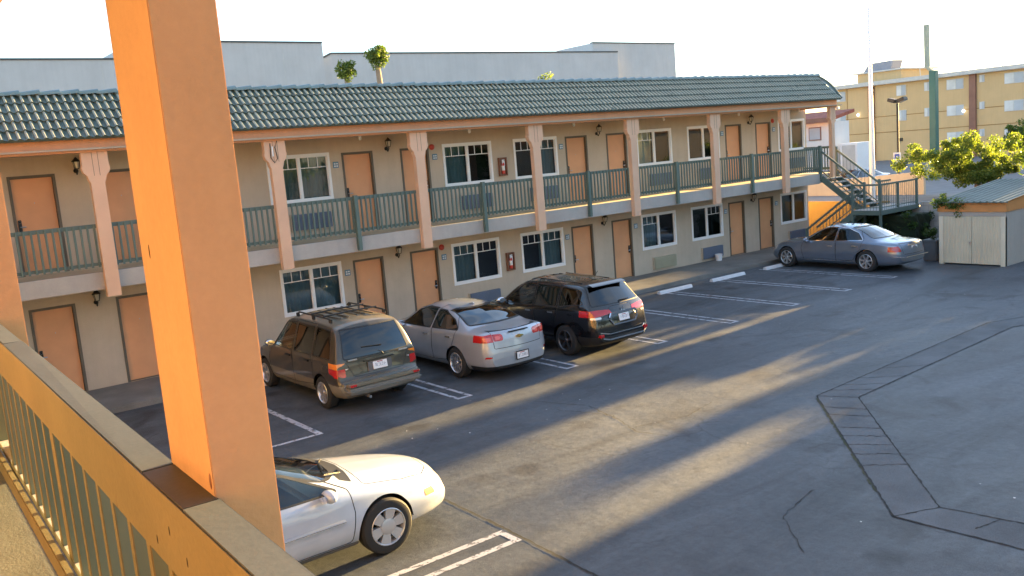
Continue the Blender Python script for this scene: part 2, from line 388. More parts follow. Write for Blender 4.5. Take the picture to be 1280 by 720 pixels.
class PM:
    """polygon soup with interpolated normals, cut by signed fields"""
    def __init__(s, V, N, F): s.V, s.N, s.F = V, N, F
    def cut(s, d):
        V, N = list(map(tuple, s.V)), list(map(tuple, s.N)); neg, pos = [], []; cache = {}
        dn = d < 0
        for f in s.F:
            k = sum(1 for i in f if dn[i])
            if k == len(f): neg.append(f); continue
            if k == 0: pos.append(f); continue
            a, b = [], []
            for q in range(len(f)):
                i, j = f[q], f[(q + 1) % len(f)]
                (a if dn[i] else b).append(i)
                if dn[i] != dn[j]:
                    key = (i, j) if i < j else (j, i)
                    if key not in cache:
                        i2, j2 = key; t = d[i2] / (d[i2] - d[j2]); t = min(max(t, .001), .999)
                        cache[key] = len(V)
                        V.append(tuple(s.V[i2] * (1 - t) + s.V[j2] * t)); N.append(tuple(s.N[i2] * (1 - t) + s.N[j2] * t))
                    a.append(cache[key]); b.append(cache[key])
            if len(a) > 2: neg.append(a)
            if len(b) > 2: pos.append(b)
        V, N = np.array(V), np.array(N)
        return PM(V, N, neg).clean(), PM(V, N, pos).clean()
    def clean(s):
        if not s.F: return PM(np.zeros((0, 3)), np.zeros((0, 3)), [])
        u = np.unique(np.concatenate([np.array(f) for f in s.F])); mp = -np.ones(len(s.V), int); mp[u] = np.arange(len(u))
        return PM(s.V[u], s.N[u], [[int(mp[i]) for i in f] for f in s.F])
    def build(s, name, m, parent, off=0):
        if not s.F: return None
        N = s.N / np.maximum(np.linalg.norm(s.N, axis=1, keepdims=True), 1e-9)
        V = s.V + N * off
        me = bpy.data.meshes.new(name); me.from_pydata([tuple(v) for v in V], [], s.F); me.materials.append(MATS[m])
        me.polygons.foreach_set('use_smooth', [True] * len(me.polygons)); me.update()
        me.normals_split_custom_set_from_vertices([tuple(n) for n in N])
        o = bpy.data.objects.new(name, me); COL.objects.link(o); o.parent = parent
        return o
def sdf(poly, U, W):
    P = np.array(poly, float); d = np.full(U.shape, 1e9); ins = np.zeros(U.shape, bool)
    for i in range(len(P)):
        a, b = P[i], P[(i + 1) % len(P)]; e = b - a
        t = np.clip(((U - a[0]) * e[0] + (W - a[1]) * e[1]) / (e @ e), 0, 1)
        d = np.minimum(d, np.hypot(U - a[0] - t * e[0], W - a[1] - t * e[1]))
        c = (a[1] <= W) != (b[1] <= W)
        with np.errstate(all='ignore'): ins ^= c & (U < a[0] + (W - a[1]) / (b[1] - a[1] if b[1] != a[1] else 1e-9) * e[0])
    return np.where(ins, -d, d)
def rsdf(poly, r): return lambda U, W: sdf(poly, U, W) - r          # polygon grown and rounded by r
SEGN = [5, 2, 7, 9, 13, 8, 8]; CRN = 4
def body_mesh(K):
    """the closed car skin as one fine lofted surface: the side profile, plan shape and cross-sections come from the knots in K"""
    f = {k: pchip(K[k]) for k in ('top', 'bot', 'belt', 'w', 'wb', 'wre', 'drop', 'mid')}
    x0, x1 = K['top'][0][0], K['top'][-1][0]
    xs = [x0]
    while xs[-1] < x1 - 1e-6:
        e = min(xs[-1] - x0, x1 - xs[-1]); xs.append(min(x1, xs[-1] + (.008 if e < .12 else .016 if e < .55 else .028)))
    xs = np.array(xs); rings = []
    rad = K.get('rad', [.06, .08, .25, .05, .07, .3])
    for x in xs:
        zt, zb = float(f['top'](x)), float(f['bot'](x)); w = float(f['w'](x)); wb = min(float(f['wb'](x)), w); dr = float(f['drop'](x))
        zre = zt - dr; zbe = min(float(f['belt'](x)), zre - .012); wre = min(float(f['wre'](x)), wb - .002); zm = min(float(f['mid'](x)), zb + (zbe - zb) * .75)
        p = [(0, zb), (w * .86, zb), (w * .965, zb + min(.13, (zm - zb) * .5)), (w, zm), (wb, zbe), (wre, zre), (wre * .55, zt - dr * .22), (0, zt)]
        p = [np.array(q, float) for q in p]; L = [np.linalg.norm(p[i + 1] - p[i]) for i in range(7)]
        c = [0] + [min(rad[i - 1], .45 * L[i - 1], .45 * L[i]) for i in range(1, 7)] + [0]
        out = []
        for i in range(7):
            d = (p[i + 1] - p[i]) / max(L[i], 1e-9); a, b = p[i] + d * c[i], p[i + 1] - d * c[i + 1]
            for k in range(SEGN[i] + 1):
                out.append(a + (b - a) * k / SEGN[i])
            if i < 6:
                d2 = (p[i + 2] - p[i + 1]) / max(L[i + 1], 1e-9); e = p[i + 1] + d2 * c[i + 1]
                for k in range(1, CRN): t = k / CRN; out.append(b * (1 - t) ** 2 + 2 * p[i + 1] * t * (1 - t) + e * t * t)
        rings.append(out)
    A = np.array(rings)                                                  # stations x M x (y,z)
    S, M = A.shape[:2]; W = K['w0']
    full = np.concatenate([A, A[:, -2:0:-1] * np.array([-1, 1])], 1); Rn = full.shape[1]
    V = np.concatenate([np.repeat(xs[:, None, None], Rn, 1), full], 2)
    def bend(P):
        x = P[..., 0]; yy = (P[..., 1] / W) ** 2
        kf = K['bendf'] * np.clip((x - K['bx'][1]) / (x1 - K['bx'][1]), 0, 1) ** 1.0 if 'bx' in K else 0
        kr = K['bendr'] * np.clip((K['bx'][0] - x) / (K['bx'][0] - x0), 0, 1) if 'bx' in K else 0
        Q = P.copy(); Q[..., 0] = x - kf * yy + kr * yy
        return Q
    V = bend(V)
    gx = np.gradient(V, axis=0); gr = (np.roll(V, -1, 1) - np.roll(V, 1, 1)); N = np.cross(gx, gr)
    N /= np.maximum(np.linalg.norm(N, axis=2, keepdims=True), 1e-9)
    if N[S // 2, M - 1, 2] < 0: N = -N
    idx = np.arange(S * Rn).reshape(S, Rn); F = []
    for i in range(S - 1):
        for j in range(Rn): F.append([int(idx[i, j]), int(idx[i, (j + 1) % Rn]), int(idx[i + 1, (j + 1) % Rn]), int(idx[i + 1, j])])
    V, N = V.reshape(-1, 3), N.reshape(-1, 3)
    for si, sg, x in ((0, -1, x0), (S - 1, 1, x1)):                       # nose and tail faces
        C = 28; L = A[si]; cap = np.zeros((M, C + 1, 3))
        for c in range(C + 1):
            t = 1 - 2 * c / C; cap[:, c, 0] = x; cap[:, c, 1] = L[:, 0] * t; cap[:, c, 2] = L[:, 1]
        cap = bend(cap); o = len(V); V = np.concatenate([V, cap.reshape(-1, 3)])
        N = np.concatenate([N, np.tile(np.array([[sg, 0, 0.]]), (M * (C + 1), 1))])
        for i in range(M - 1):
            for c in range(C):
                q = [o + i * (C + 1) + c, o + i * (C + 1) + c + 1, o + (i + 1) * (C + 1) + c + 1, o + (i + 1) * (C + 1) + c]
                F.append(q)
    return PM(V, N, F)
def make_car(name, K, label, loc, rz, sc, group=None):
    root = thing(name, loc, label, 'car', group, rz, sc)
    pm = body_mesh(K); parts = {}
    def field(mask, ax, poly, r=0):
        U, W = pm.V[:, ax[0]], pm.V[:, ax[1]]
        d = sdf(poly, U, W) - r
        return np.where(mask(pm.V), d, 1.0)
    side = {1: lambda V: V[:, 1] > .28, -1: lambda V: V[:, 1] < -.28}
    # wheel arches
    for xw in K['axles']:
        for s in (1, -1):
            m = np.abs(pm.V[:, 1] - s * K['w0']) < .42
            d = np.where(m, np.hypot(pm.V[:, 0] - xw, (pm.V[:, 2] - K['rw']) * 1.0) - K['ra'], 1)
            lip, pm = (lambda a: (a[0], a[1]))(pm.cut(d))
    def take(mask, ax, poly, r=0):
        nonlocal pm
        a, pm = pm.cut(field(mask, ax, poly, r)); return a
    seams = []
    def seam(mask, ax, poly, r=0, w=.006):
        """an inset panel with a dark shut line round it"""
        nonlocal pm
        a, pm = pm.cut(field(mask, ax, poly, r + w))
        U, W = a.V[:, ax[0]], a.V[:, ax[1]]
        if not a.F: return a
        inner, ring = a.cut(sdf(poly, U, W) - r + w); ring.build('shut_line', 'trim_black', root, -.004); return inner
    # glass: each pane with its dark surround
    for g in K['glass']:
        sides = (1, -1) if g['where'] == 'side' else (0,)
        for s in sides:
            mk = side[s] if s else ((lambda V: (V[:, 0] > g.get('x', 0)) & (V[:, 2] > .5)) if g['where'] == 'front' else (lambda V: (V[:, 0] < g.get('x', 0)) & (V[:, 2] > .5)))
            ax = (0, 2) if s else (1, 2)
            a = take(mk, ax, g['poly'], g.get('r', .02))
            if not a.F: continue
            inner, ring = a.cut(sdf(g['poly'], a.V[:, ax[0]], a.V[:, ax[1]]) - g.get('r', .02) + g.get('frit', .02))
            o = inner.build(g.get('name', 'window'), g.get('mat', K['glassmat']), root, -.004)
            ring.build('window_seal', g.get('trim', 'trim_black'), o, .002)
    for p in K.get('lamps', []):
        for s in (1, -1) if p.get('both', True) else (1,):
            if p['where'] == 'side': mk = side[s]
            elif p['where'] == 'rear': mk = lambda V: (V[:, 0] < p.get('x', -1.2)) & ((V[:, 1] * s > 0) if p.get('both', True) else True)
            elif p['where'] == 'top': mk = lambda V: (V[:, 2] > p.get('z', .6)) & ((V[:, 1] * s > 0) if p.get('both', True) else True)
            else: mk = lambda V: (V[:, 0] > p.get('x', 1.2)) & ((V[:, 1] * s > 0) if p.get('both', True) else True)
            ax = (0, 2) if p['where'] == 'side' else (0, 1) if p['where'] == 'top' else (1, 2)
            poly = p['poly'] if p['where'] == 'side' else [((a, b * s) if p['where'] == 'top' else (a * s, b)) for a, b in p['poly']]
            if p.get('seam'):
                a = seam(mk, ax, poly, p.get('r', .01), p.get('sw', .006))
            else: a = take(mk, ax, poly, p.get('r', .01))
            o = a.build(p['name'], p['mat'], root, p.get('off', .004))
            parts.setdefault(p['name'], []).append((s, o))
    for dpoly, hx, hz in K.get('doors', []):
        for s in (1, -1):
            a = seam(side[s], (0, 2), dpoly, .04)
            lo = K.get('two_tone')
            if lo:
                low, a = a.cut(a.V[:, 2] - lo[0])
            o = a.build('door', K['paint'], root)
            if lo: low.build('cladding', lo[1], o)
            if o and hx is not None:
                hb = MB(); y = s * (K['hy'] + .012); hb.bbox(hx - .10, hx + .10, y - .02, y + .02, hz - .018, hz + .018, K.get('handle', 'chrome'), .01)
                hb.build('handle', o, 40)
    if K.get('bands'):
        for nm, z0, z1, m, msk in K['bands']:
            a, rest = pm.cut(np.where(msk(pm.V), np.abs(pm.V[:, 2] - (z0 + z1) / 2) - (z1 - z0) / 2, 1)); pm = rest; a.build(nm, m, root, .006)
    lo = K.get('two_tone')
    if lo:
        low, pm = pm.cut(pm.V[:, 2] - lo[0]); low.build('cladding', lo[1], root)
    pm.build('body', K['paint'], root)
    if seams:
        pass
    # underbody and wheel housings
    x0, x1 = K['top'][0][0], K['top'][-1][0]; mb = MB(); wi = K['w0'] - .27
    mb.box(x0 + .35, x1 - .4, -wi, wi, K['zb'] + .02, K['zfloor'], 'under')
    for q in range(len(K['axles'])):
        xw = K['axles'][q]; r = K['ra'] + .005; arc = [(xw + r * math.cos(t), K['rw'] + r * math.sin(t)) for t in np.linspace(R(0), R(180), 22)]
        for s in (1, -1):
            vs = [(a, s * wi, b) for a, b in arc] + [(a, s * (K['w0'] - .09), b) for a, b in arc]; n = len(arc)
            mb.add(vs, [(i, i + 1, n + i + 1, n + i) for i in range(n - 1)], 'under')
    mb.build('underbody', root)
    # interior
    sm = K.get('seatmat', 'seat_grey')
    mb = MB(); zf = K['zfloor']
    mb.box(K['cab'][0], K['cab'][1], -wi - .1, wi + .1, zf - .02, zf, 'trim_black'); mb.bbox(K['cab'][1] - .45, K['cab'][1], -wi - .1, wi + .1, zf, K['zdash'], K.get('dash', 'trim_black'), .05)
    mb.build('dashboard', root, 40)
    for sx, ys in K['seats']:
        for y in ys:
            mb = MB(); wd = .26 if abs(y) > 0 else .6
            mb.bbox(sx - .26, sx + .26, y - wd, y + wd, zf, zf + .2, sm, .05)
            bh = .66 if abs(y) > 0 else .46
            pts = [(sx - .24, zf + .16), (sx - .12, zf + .16), (sx - .26, zf + bh), (sx - .36, zf + bh)]
            mb.prism(pts, 'y', y - wd, y + wd, sm)
            if abs(y) > 0: mb.bbox(sx - .41, sx - .30, y - .12, y + .12, zf + .66, zf + .84, sm, .03)
            mb.build('seat', root, 40)
    return root
def wheel(root, x, y, K, s):
    r, wd = K['rw'], .21
    e = bpy.data.objects.new('wheel', None)
    mb = MB()
    prof = [(r * .66, -wd * .5), (r * .80, -wd * .52), (r * .94, -wd * .46), (r, -wd * .34), (r, wd * .34), (r * .94, wd * .46), (r * .80, wd * .52), (r * .66, wd * .5)]
    mb.lathe(prof, 'rubber', 40, 'y', (x, y, r)); t = mb.build('wheel', root, 35)
    ri = r * .68; m = K['rim']; fy = s * wd * .36; sty = K.get('spokes', 5); mb = MB()
    mb.lathe([(ri, s * wd * .5), (ri * .96, s * wd * .53), (ri * .90, s * wd * .44), (ri * .88, -s * wd * .3)], m, 32, 'y', (x, y, r))
    mb.lathe([(ri * .9, -s * wd * .1), (.02, -s * wd * .1)], 'under', 24, 'y', (x, y, r))
    if K.get('hub'):                                      # wheel cover with oval windows
        mb.lathe([(.001, s * wd * .50), (ri * .30, s * wd * .50), (ri * .42, s * wd * .46)], m, 28, 'y', (x, y, r))
        hw = .25
    else:
        mb.lathe([(.001, s * wd * .44), (ri * .16, s * wd * .44), (ri * .22, s * wd * .36), (ri * .22, 0)], m, 20, 'y', (x, y, r)); hw = K.get('spw', .2)
    for k in range(sty):
        a = 2 * math.pi * (k + .25) / sty; ca, sa = math.cos(a), math.sin(a)
        def P(rr, tt, h): return (x + rr * ca - tt * sa, y + s * h, r + rr * sa + tt * ca)
        r0, r1 = (ri * .25, ri * .93); w0, w1 = (hw * ri * .75, hw * ri * (1.25 if K.get('hub') else .8))
        o = [P(r0, -w0, wd * .42), P(r0, w0, wd * .42), P(r1, w1, wd * .47), P(r1, -w1, wd * .47), P(r0, -w0, wd * .1), P(r0, w0, wd * .1), P(r1, w1, wd * .2), P(r1, -w1, wd * .2)]
        mb.add(o, [(0, 1, 2, 3), (0, 3, 7, 4), (1, 5, 6, 2), (0, 4, 5, 1), (3, 2, 6, 7)], m)
    mb.build('rim', t, 35)
def wheels(root, K):
    for xw in K['axles']:
        for s in (1, -1): wheel(root, xw, s * (K['w0'] - .125), K, s)
def mirror(root, x, y, z, m, s, w=.11):
    mb = MB(); bm = bmesh.new(); bmesh.ops.create_uvsphere(bm, u_segments=14, v_segments=10, radius=1)
    M = Matrix.Translation((x, y + s * .13, z)) @ Matrix.Diagonal((.085, w, .075, 1)); mb.addbm(bm, m, M)
    mb.bar((x + .03, y - s * .03, z - .05), (x, y + s * .08, z - .03), .05, .04, m)
    o = mb.build('side_mirror', root, 60)
    g = MB(); n = 16; g.add([(x - .082, y + s * .13 + w * .78 * math.cos(2 * math.pi * k / n), z + .055 * math.sin(2 * math.pi * k / n)) for k in range(n)], [tuple(range(n))], 'chrome'); g.build('mirror_glass', o)
def plate(root, x, z, tilt=0, frame=None, ink='plate_ink', y=0):
    """rear number plate: characters as short strokes, they are too small to read in the photograph"""
    mb = MB(); M = Matrix.Translation((x, y, z)) @ Matrix.Rotation(tilt, 4, 'Y')
    def bx(a, b, c, d, e, f, m):
        t = MB(); t.box(a, b, c, d, e, f, m); mb.add([M @ Vector(v) for v in t.v], t.f, m)
    bx(-.008, 0, -.155, .155, -.078, .078, 'plate_white')
    if frame:
        for a, b, c, d in ((-.168, .168, .072, .09), (-.168, .168, -.09, -.072), (-.168, -.150, -.0719, .0719), (.150, .168, -.0719, .0719)): bx(-.013, -.002, a, b, c, d, frame)
    rr = random.Random(int(x * 977))
    for k in range(7):
        y0 = .105 - k * .035
        for q in range(3):
            w = rr.choice(((0, .004, -.032, .028), (.016, .020, -.032, .028), (0, .02, .022, .028), (0, .02, -.032, -.026), (0, .02, -.005, .001)))
            bx(-.0095 - q * .0004, -.0079, y0 - w[1], y0 - w[0], w[2], w[3], ink)
    bx(-.0095, -.0079, -.06, .06, .046, .06, 'lens_red')
    return mb.build('number_plate', root, normals=True)
def strip(root, name, pts, w, h, m):
    mb = MB()
    for a, b in zip(pts, pts[1:]): mb.bar(a, b, w, h, m)
    return mb.build(name, root)
PI = math.pi
# ---- dark olive minivan with a roof rack
K = dict(top=[(-2.23, .58), (-2.21, .64), (-2.14, .665), (-2.10, .72), (-2.065, 1.0), (-1.98, 1.24), (-1.85, 1.52), (-1.74, 1.655), (-1.55, 1.705), (-.6, 1.735), (.15, 1.72), (.48, 1.655), (.85, 1.38), (1.22, 1.085), (1.36, 1.04), (1.85, .95), (2.08, .86), (2.2, .70), (2.23, .60)],
  bot=[(-2.23, .36), (-2.1, .29), (-1.6, .25), (1.7, .24), (2.1, .29), (2.23, .36)], belt=[(-2.2, .99), (-1, 1.0), (1.2, .98), (2.2, .85)], mid=[(-2.2, .62), (2.2, .6)],
  w=[(-2.23, .83), (-2.17, .88), (-1.9, .91), (0, .915), (1.6, .90), (2.0, .84), (2.18, .74), (2.23, .66)], wb=[(-2.23, .83), (-1.9, .89), (0, .90), (1.5, .87), (2.0, .80), (2.23, .62)],
  wre=[(-2.23, .80), (-2.08, .84), (-1.75, .70), (-.5, .685), (.3, .66), (.6, .67), (1.2, .74), (1.9, .70), (2.23, .55)], drop=[(-2.23, .03), (-2.05, .05), (-1.6, .09), (.3, .08), (1.2, .05), (2.23, .04)],
  w0=.915, bendf=.22, bendr=.10, bx=(-1.4, .3), axles=(-1.30, 1.50), rw=.325, ra=.385, zb=.26, zfloor=.70, zdash=1.02, cab=(-1.7, 1.0), hy=.905, handle='trim_black',
  seats=((.15, (.38, -.38)), (-.75, (.38, -.38)), (-1.45, (0,))), seatmat='seat_tan', paint='paint_olive', glassmat='car_glass_dark', rim='alloy', spokes=5, spw=.26, two_tone=(.56, 'paint_taupe'),
  glass=[dict(where='rear', poly=[(-.70, 1.06), (.70, 1.06), (.60, 1.56), (-.60, 1.56)], x=-1.5, r=.03), dict(where='front', name='windshield', poly=[(-.66, 1.13), (.66, 1.13), (.56, 1.60), (-.56, 1.60)], x=.4, r=.03, mat='car_glass'),
    dict(where='side', poly=[(-1.72, 1.05), (-1.02, 1.05), (-1.02, 1.58), (-1.58, 1.57)], r=.02), dict(where='side', poly=[(-.92, 1.05), (-.14, 1.05), (-.14, 1.58), (-.92, 1.58)], r=.02), dict(where='side', poly=[(-.02, 1.05), (.92, 1.05), (.42, 1.55), (-.02, 1.58)], r=.02, mat='car_glass_green')],
  lamps=[dict(name='taillight', where='rear', poly=[(.58, .875), (.90, .875), (.90, .975), (.58, .975)], mat='lens_amber', x=-1.7, r=.003), dict(name='taillight', where='rear', poly=[(.72, .71), (.90, .71), (.90, .868), (.72, .868)], mat='lens_red', x=-1.7, r=.003), dict(name='reversing_light', where='rear', poly=[(.58, .75), (.71, .75), (.71, .866), (.58, .866)], mat='lens_clear', x=-1.7, r=.003),
    dict(name='rear_hatch', where='rear', both=False, poly=[(-.54, .70), (.54, .70), (.68, 1.0), (-.68, 1.0)], mat='paint_olive', x=-1.7, r=.01, seam=True, off=0),
    dict(name='headlight', where='front', poly=[(.35, .66), (.68, .66), (.68, .80), (.35, .80)], mat='lens_clear', x=1.8),
    dict(name='hood', where='top', both=False, poly=[(1.30, -.74), (2.05, -.62), (2.05, .62), (1.30, .74)], mat='paint_olive', z=.7, seam=True, off=0),
    dict(name='fuel_door', where='side', poly=[(-1.62, .76), (-1.46, .76), (-1.46, .90), (-1.62, .90)], mat='paint_olive', seam=True, sw=.004, off=0)],
  doors=[([(-.02, .42), (1.05, .42), (1.12, .75), (1.0, 1.02), (.36, 1.56), (.02, 1.60)], .12, .92), ([(-.94, .50), (-.10, .42), (-.10, 1.60), (-.94, 1.60)], -.75, .92)])
K['bands'] = [('rear_bumper', .36, .56, 'bumper_grey', lambda V: V[:, 0] < -1.72), ('front_bumper', .36, .56, 'bumper_grey', lambda V: V[:, 0] > 1.9)]
def build_minivan():
    v = make_car('minivan', K, 'dark olive minivan with roof rack and orange taillights', (.22, -4.68, GZ), R(90.5), 1.05, CARS)
    wheels(v, K)
    for s in (1, -1): mirror(v, .98, s * .80, 1.08, 'chrome' if s > 0 else 'paint_olive', s)
    for s in (1, -1):
        mb = MB(); mb.tube([(-1.45, s * .60, 1.69), (-1.38, s * .60, 1.755), (.05, s * .58, 1.775), (.14, s * .58, 1.72)], .017, 'trim_black', 8)
        for x in (-1.40, -.65, .08): mb.bbox(x - .05, x + .05, s * .60 - .02, s * .60 + .02, 1.68, 1.76, 'trim_black', .006)
        mb.build('roof_rail', v, 40)
    mb = MB()
    for x in (-1.1, -.55): mb.tube([(x, -.6, 1.785), (x, 0, 1.80), (x, .6, 1.785)], .018, 'trim_black', 8)
    for y in (-.36, -.18, 0, .18, .36): mb.bar((-1.35, y, 1.742 - abs(y) * .06), (.0, y, 1.752 - abs(y) * .06), .03, .014, 'trim_black')
    mb.build('rack_slats', v, 40)
    plate(v, -2.115, .84, R(9))
    mb = MB(); mb.box(-2.112, -2.085, -.26, .26, .735, .925, 'plastic_grey'); mb.bbox(-2.125, -2.05, -.33, .33, .945, .965, 'trim_black', .004); mb.build('plate_recess', v)
    strip(v, 'wiper', [(-2.075, -.12, 1.02), (-2.045, -.10, 1.06), (-1.985, .16, 1.17), (-1.96, .30, 1.20)], .018, .014, 'trim_black')
    strip(v, 'wiper', [(-2.02, -.12, 1.19), (-1.985, .3, 1.215)], .01, .02, 'trim_black')
    for y in (.56, -.56): mb = MB(); mb.bbox(-2.075, -2.05, y - .1, y + .1, 1.005, 1.035, 'chrome', .004); mb.build('emblem', v)
    mb = MB(); mb.bbox(-2.31, -1.95, -.82, .82, .40, .515, 'bumper_grey', .045); mb.bbox(-2.285, -1.9, -.80, .80, .53, .60, 'paint_taupe', .02); mb.build('bumper_bar', v, 40)
    for s in (1, -1): mb = MB(); mb.bbox(-2.292, -2.2, s * .70 - .07, s * .70 + .07, .545, .59, 'lens_red', .006); mb.build('reflector', v)
    mb = MB(); mb.tube([(-2.25, .35, .28), (-1.9, .35, .30)], .028, 'metal_grey'); mb.build('exhaust_pipe', v, 40)
CARS = 'cars parked in the motel lot'
build_minivan()
# ---- silver sedan
K = dict(top=[(-2.43, .52), (-2.425, .60), (-2.405, .72), (-2.37, .90), (-2.32, 1.03), (-2.27, 1.065), (-2.0, 1.09), (-1.75, 1.115), (-1.55, 1.175), (-1.2, 1.31), (-.85, 1.41), (-.4, 1.455), (0, 1.465), (.35, 1.435), (.7, 1.30), (1.22, 1.05), (1.36, 1.01), (1.9, .90), (2.25, .76), (2.4, .60), (2.43, .48)],
  bot=[(-2.43, .30), (-2.3, .24), (-1.8, .21), (1.9, .2), (2.3, .22), (2.43, .28)], belt=[(-2.4, 1.01), (-1.5, 1.0), (0, .965), (1.2, .93), (2.3, .74)], mid=[(-2.4, .64), (2.4, .55)],
  w=[(-2.43, .68), (-2.40, .76), (-2.30, .84), (-2.0, .895), (-1.3, .927), (.5, .925), (1.5, .915), (2.0, .87), (2.3, .74), (2.43, .6)], wb=[(-2.43, .66), (-2.3, .79), (-1.9, .85), (-1, .885), (.8, .885), (1.6, .85), (2.1, .77), (2.43, .55)],
  wre=[(-2.43, .60), (-2.2, .73), (-1.75, .72), (-1.2, .63), (-.5, .60), (.3, .59), (.7, .62), (1.25, .72), (1.9, .66), (2.43, .45)], drop=[(-2.43, .03), (-1.9, .035), (-1.2, .05), (0, .07), (.9, .05), (2.43, .04)],
  w0=.927, bendf=.28, bendr=.2, bx=(-1.2, .2), axles=(-1.257, 1.48), rw=.335, ra=.375, zb=.21, zfloor=.55, zdash=.95, cab=(-1.4, 1.05), hy=.90,
  seats=((.15, (.38, -.38)), (-.8, (0,))), paint='paint_silver', glassmat='car_glass_dark', rim='alloy', spokes=10, spw=.11,
  glass=[dict(where='rear', poly=[(-.66, 1.14), (.66, 1.14), (.54, 1.385), (-.54, 1.385)], x=-.7, r=.02), dict(where='front', name='windshield', poly=[(-.66, 1.07), (.66, 1.07), (.52, 1.41), (-.52, 1.41)], x=.25, r=.03, mat='car_glass'),
    dict(where='side', poly=[(-1.30, 1.055), (-.36, 1.02), (-.36, 1.37), (-.62, 1.36), (-1.05, 1.22)], r=.02), dict(where='side', poly=[(-.27, 1.015), (.93, .995), (.45, 1.30), (.12, 1.39), (-.27, 1.385)], r=.02)],
  lamps=[dict(name='lamp_reflector', where='rear', poly=[(.67, .895), (.78, .895), (.79, .945), (.67, .945)], mat='lens_bright', x=-1.9, r=.012), dict(name='lamp_reflector', where='rear', poly=[(.45, .90), (.55, .90), (.55, .95), (.45, .95)], mat='lens_bright', x=-1.9, r=.012), dict(name='taillight', where='rear', poly=[(.62, .86), (.86, .86), (.90, .98), (.63, 1.0)], mat='lens_red', x=-1.9, r=.012), dict(name='taillight', where='rear', poly=[(.40, .875), (.59, .87), (.60, .995), (.405, .985)], mat='lens_red', x=-1.9, r=.012),
    dict(name='trunk_lid', where='rear', both=False, poly=[(-.60, .72), (.60, .72), (.61, 1.045), (-.61, 1.045)], mat='paint_silver', x=-1.9, r=.012, seam=True, off=0),
    dict(name='reflector', where='rear', poly=[(.58, .52), (.80, .52), (.80, .55), (.58, .55)], mat='lens_red', x=-1.9, r=.004),
    dict(name='headlight', where='front', poly=[(.45, .64), (.75, .66), (.72, .78), (.5, .74)], mat='lens_clear', x=1.8),
    dict(name='hood', where='top', both=False, poly=[(1.32, -.72), (2.1, -.60), (2.1, .60), (1.32, .72)], mat='paint_silver', z=.7, seam=True, off=0)],
  doors=[([(-.32, .36), (.98, .36), (1.05, .70), (.98, .98), (.45, 1.36), (.1, 1.42), (-.28, 1.42)], -.12, .86), ([(-.85, .40), (-.40, .36), (-.40, 1.42), (-.6, 1.41), (-1.06, 1.28), (-1.26, 1.06), (-1.12, .72)], -1.03, .885)])
K['bands'] = [('bumper_skirt', .19, .34, 'trim_black', lambda V: V[:, 0] < -1.75)]
def build_silver():
    v = make_car('sedan', K, 'silver sedan with paired red taillights parked beside the olive minivan', (3.40, -5.02, GZ), R(90), 1.05, CARS)
    wheels(v, K)
    for s in (1, -1): mirror(v, .88, s * .83, 1.0, 'paint_silver', s)
    plate(v, -2.445, .50, R(2), 'trim_black')
    mb = MB(); mb.prism([(-.80, 1.40), (-.60, 1.43), (-.78, 1.475), (-.82, 1.46)], 'y', -.018, .018, 'paint_silver'); mb.build('antenna_fin', v)
    mb = MB(); mb.bbox(-2.385, -2.33, -.25, .25, 1.005, 1.025, 'trim_black', .006); mb.build('brake_light', v)
    mb = MB()                                              # slim gold cross-shaped badge
    mb.bbox(-2.425, -2.36, -.085, .085, .885, .912, 'gold', .005); mb.bbox(-2.428, -2.36, -.036, .036, .868, .928, 'gold', .005); mb.build('emblem', v)
KS = dict(K)
build_silver()
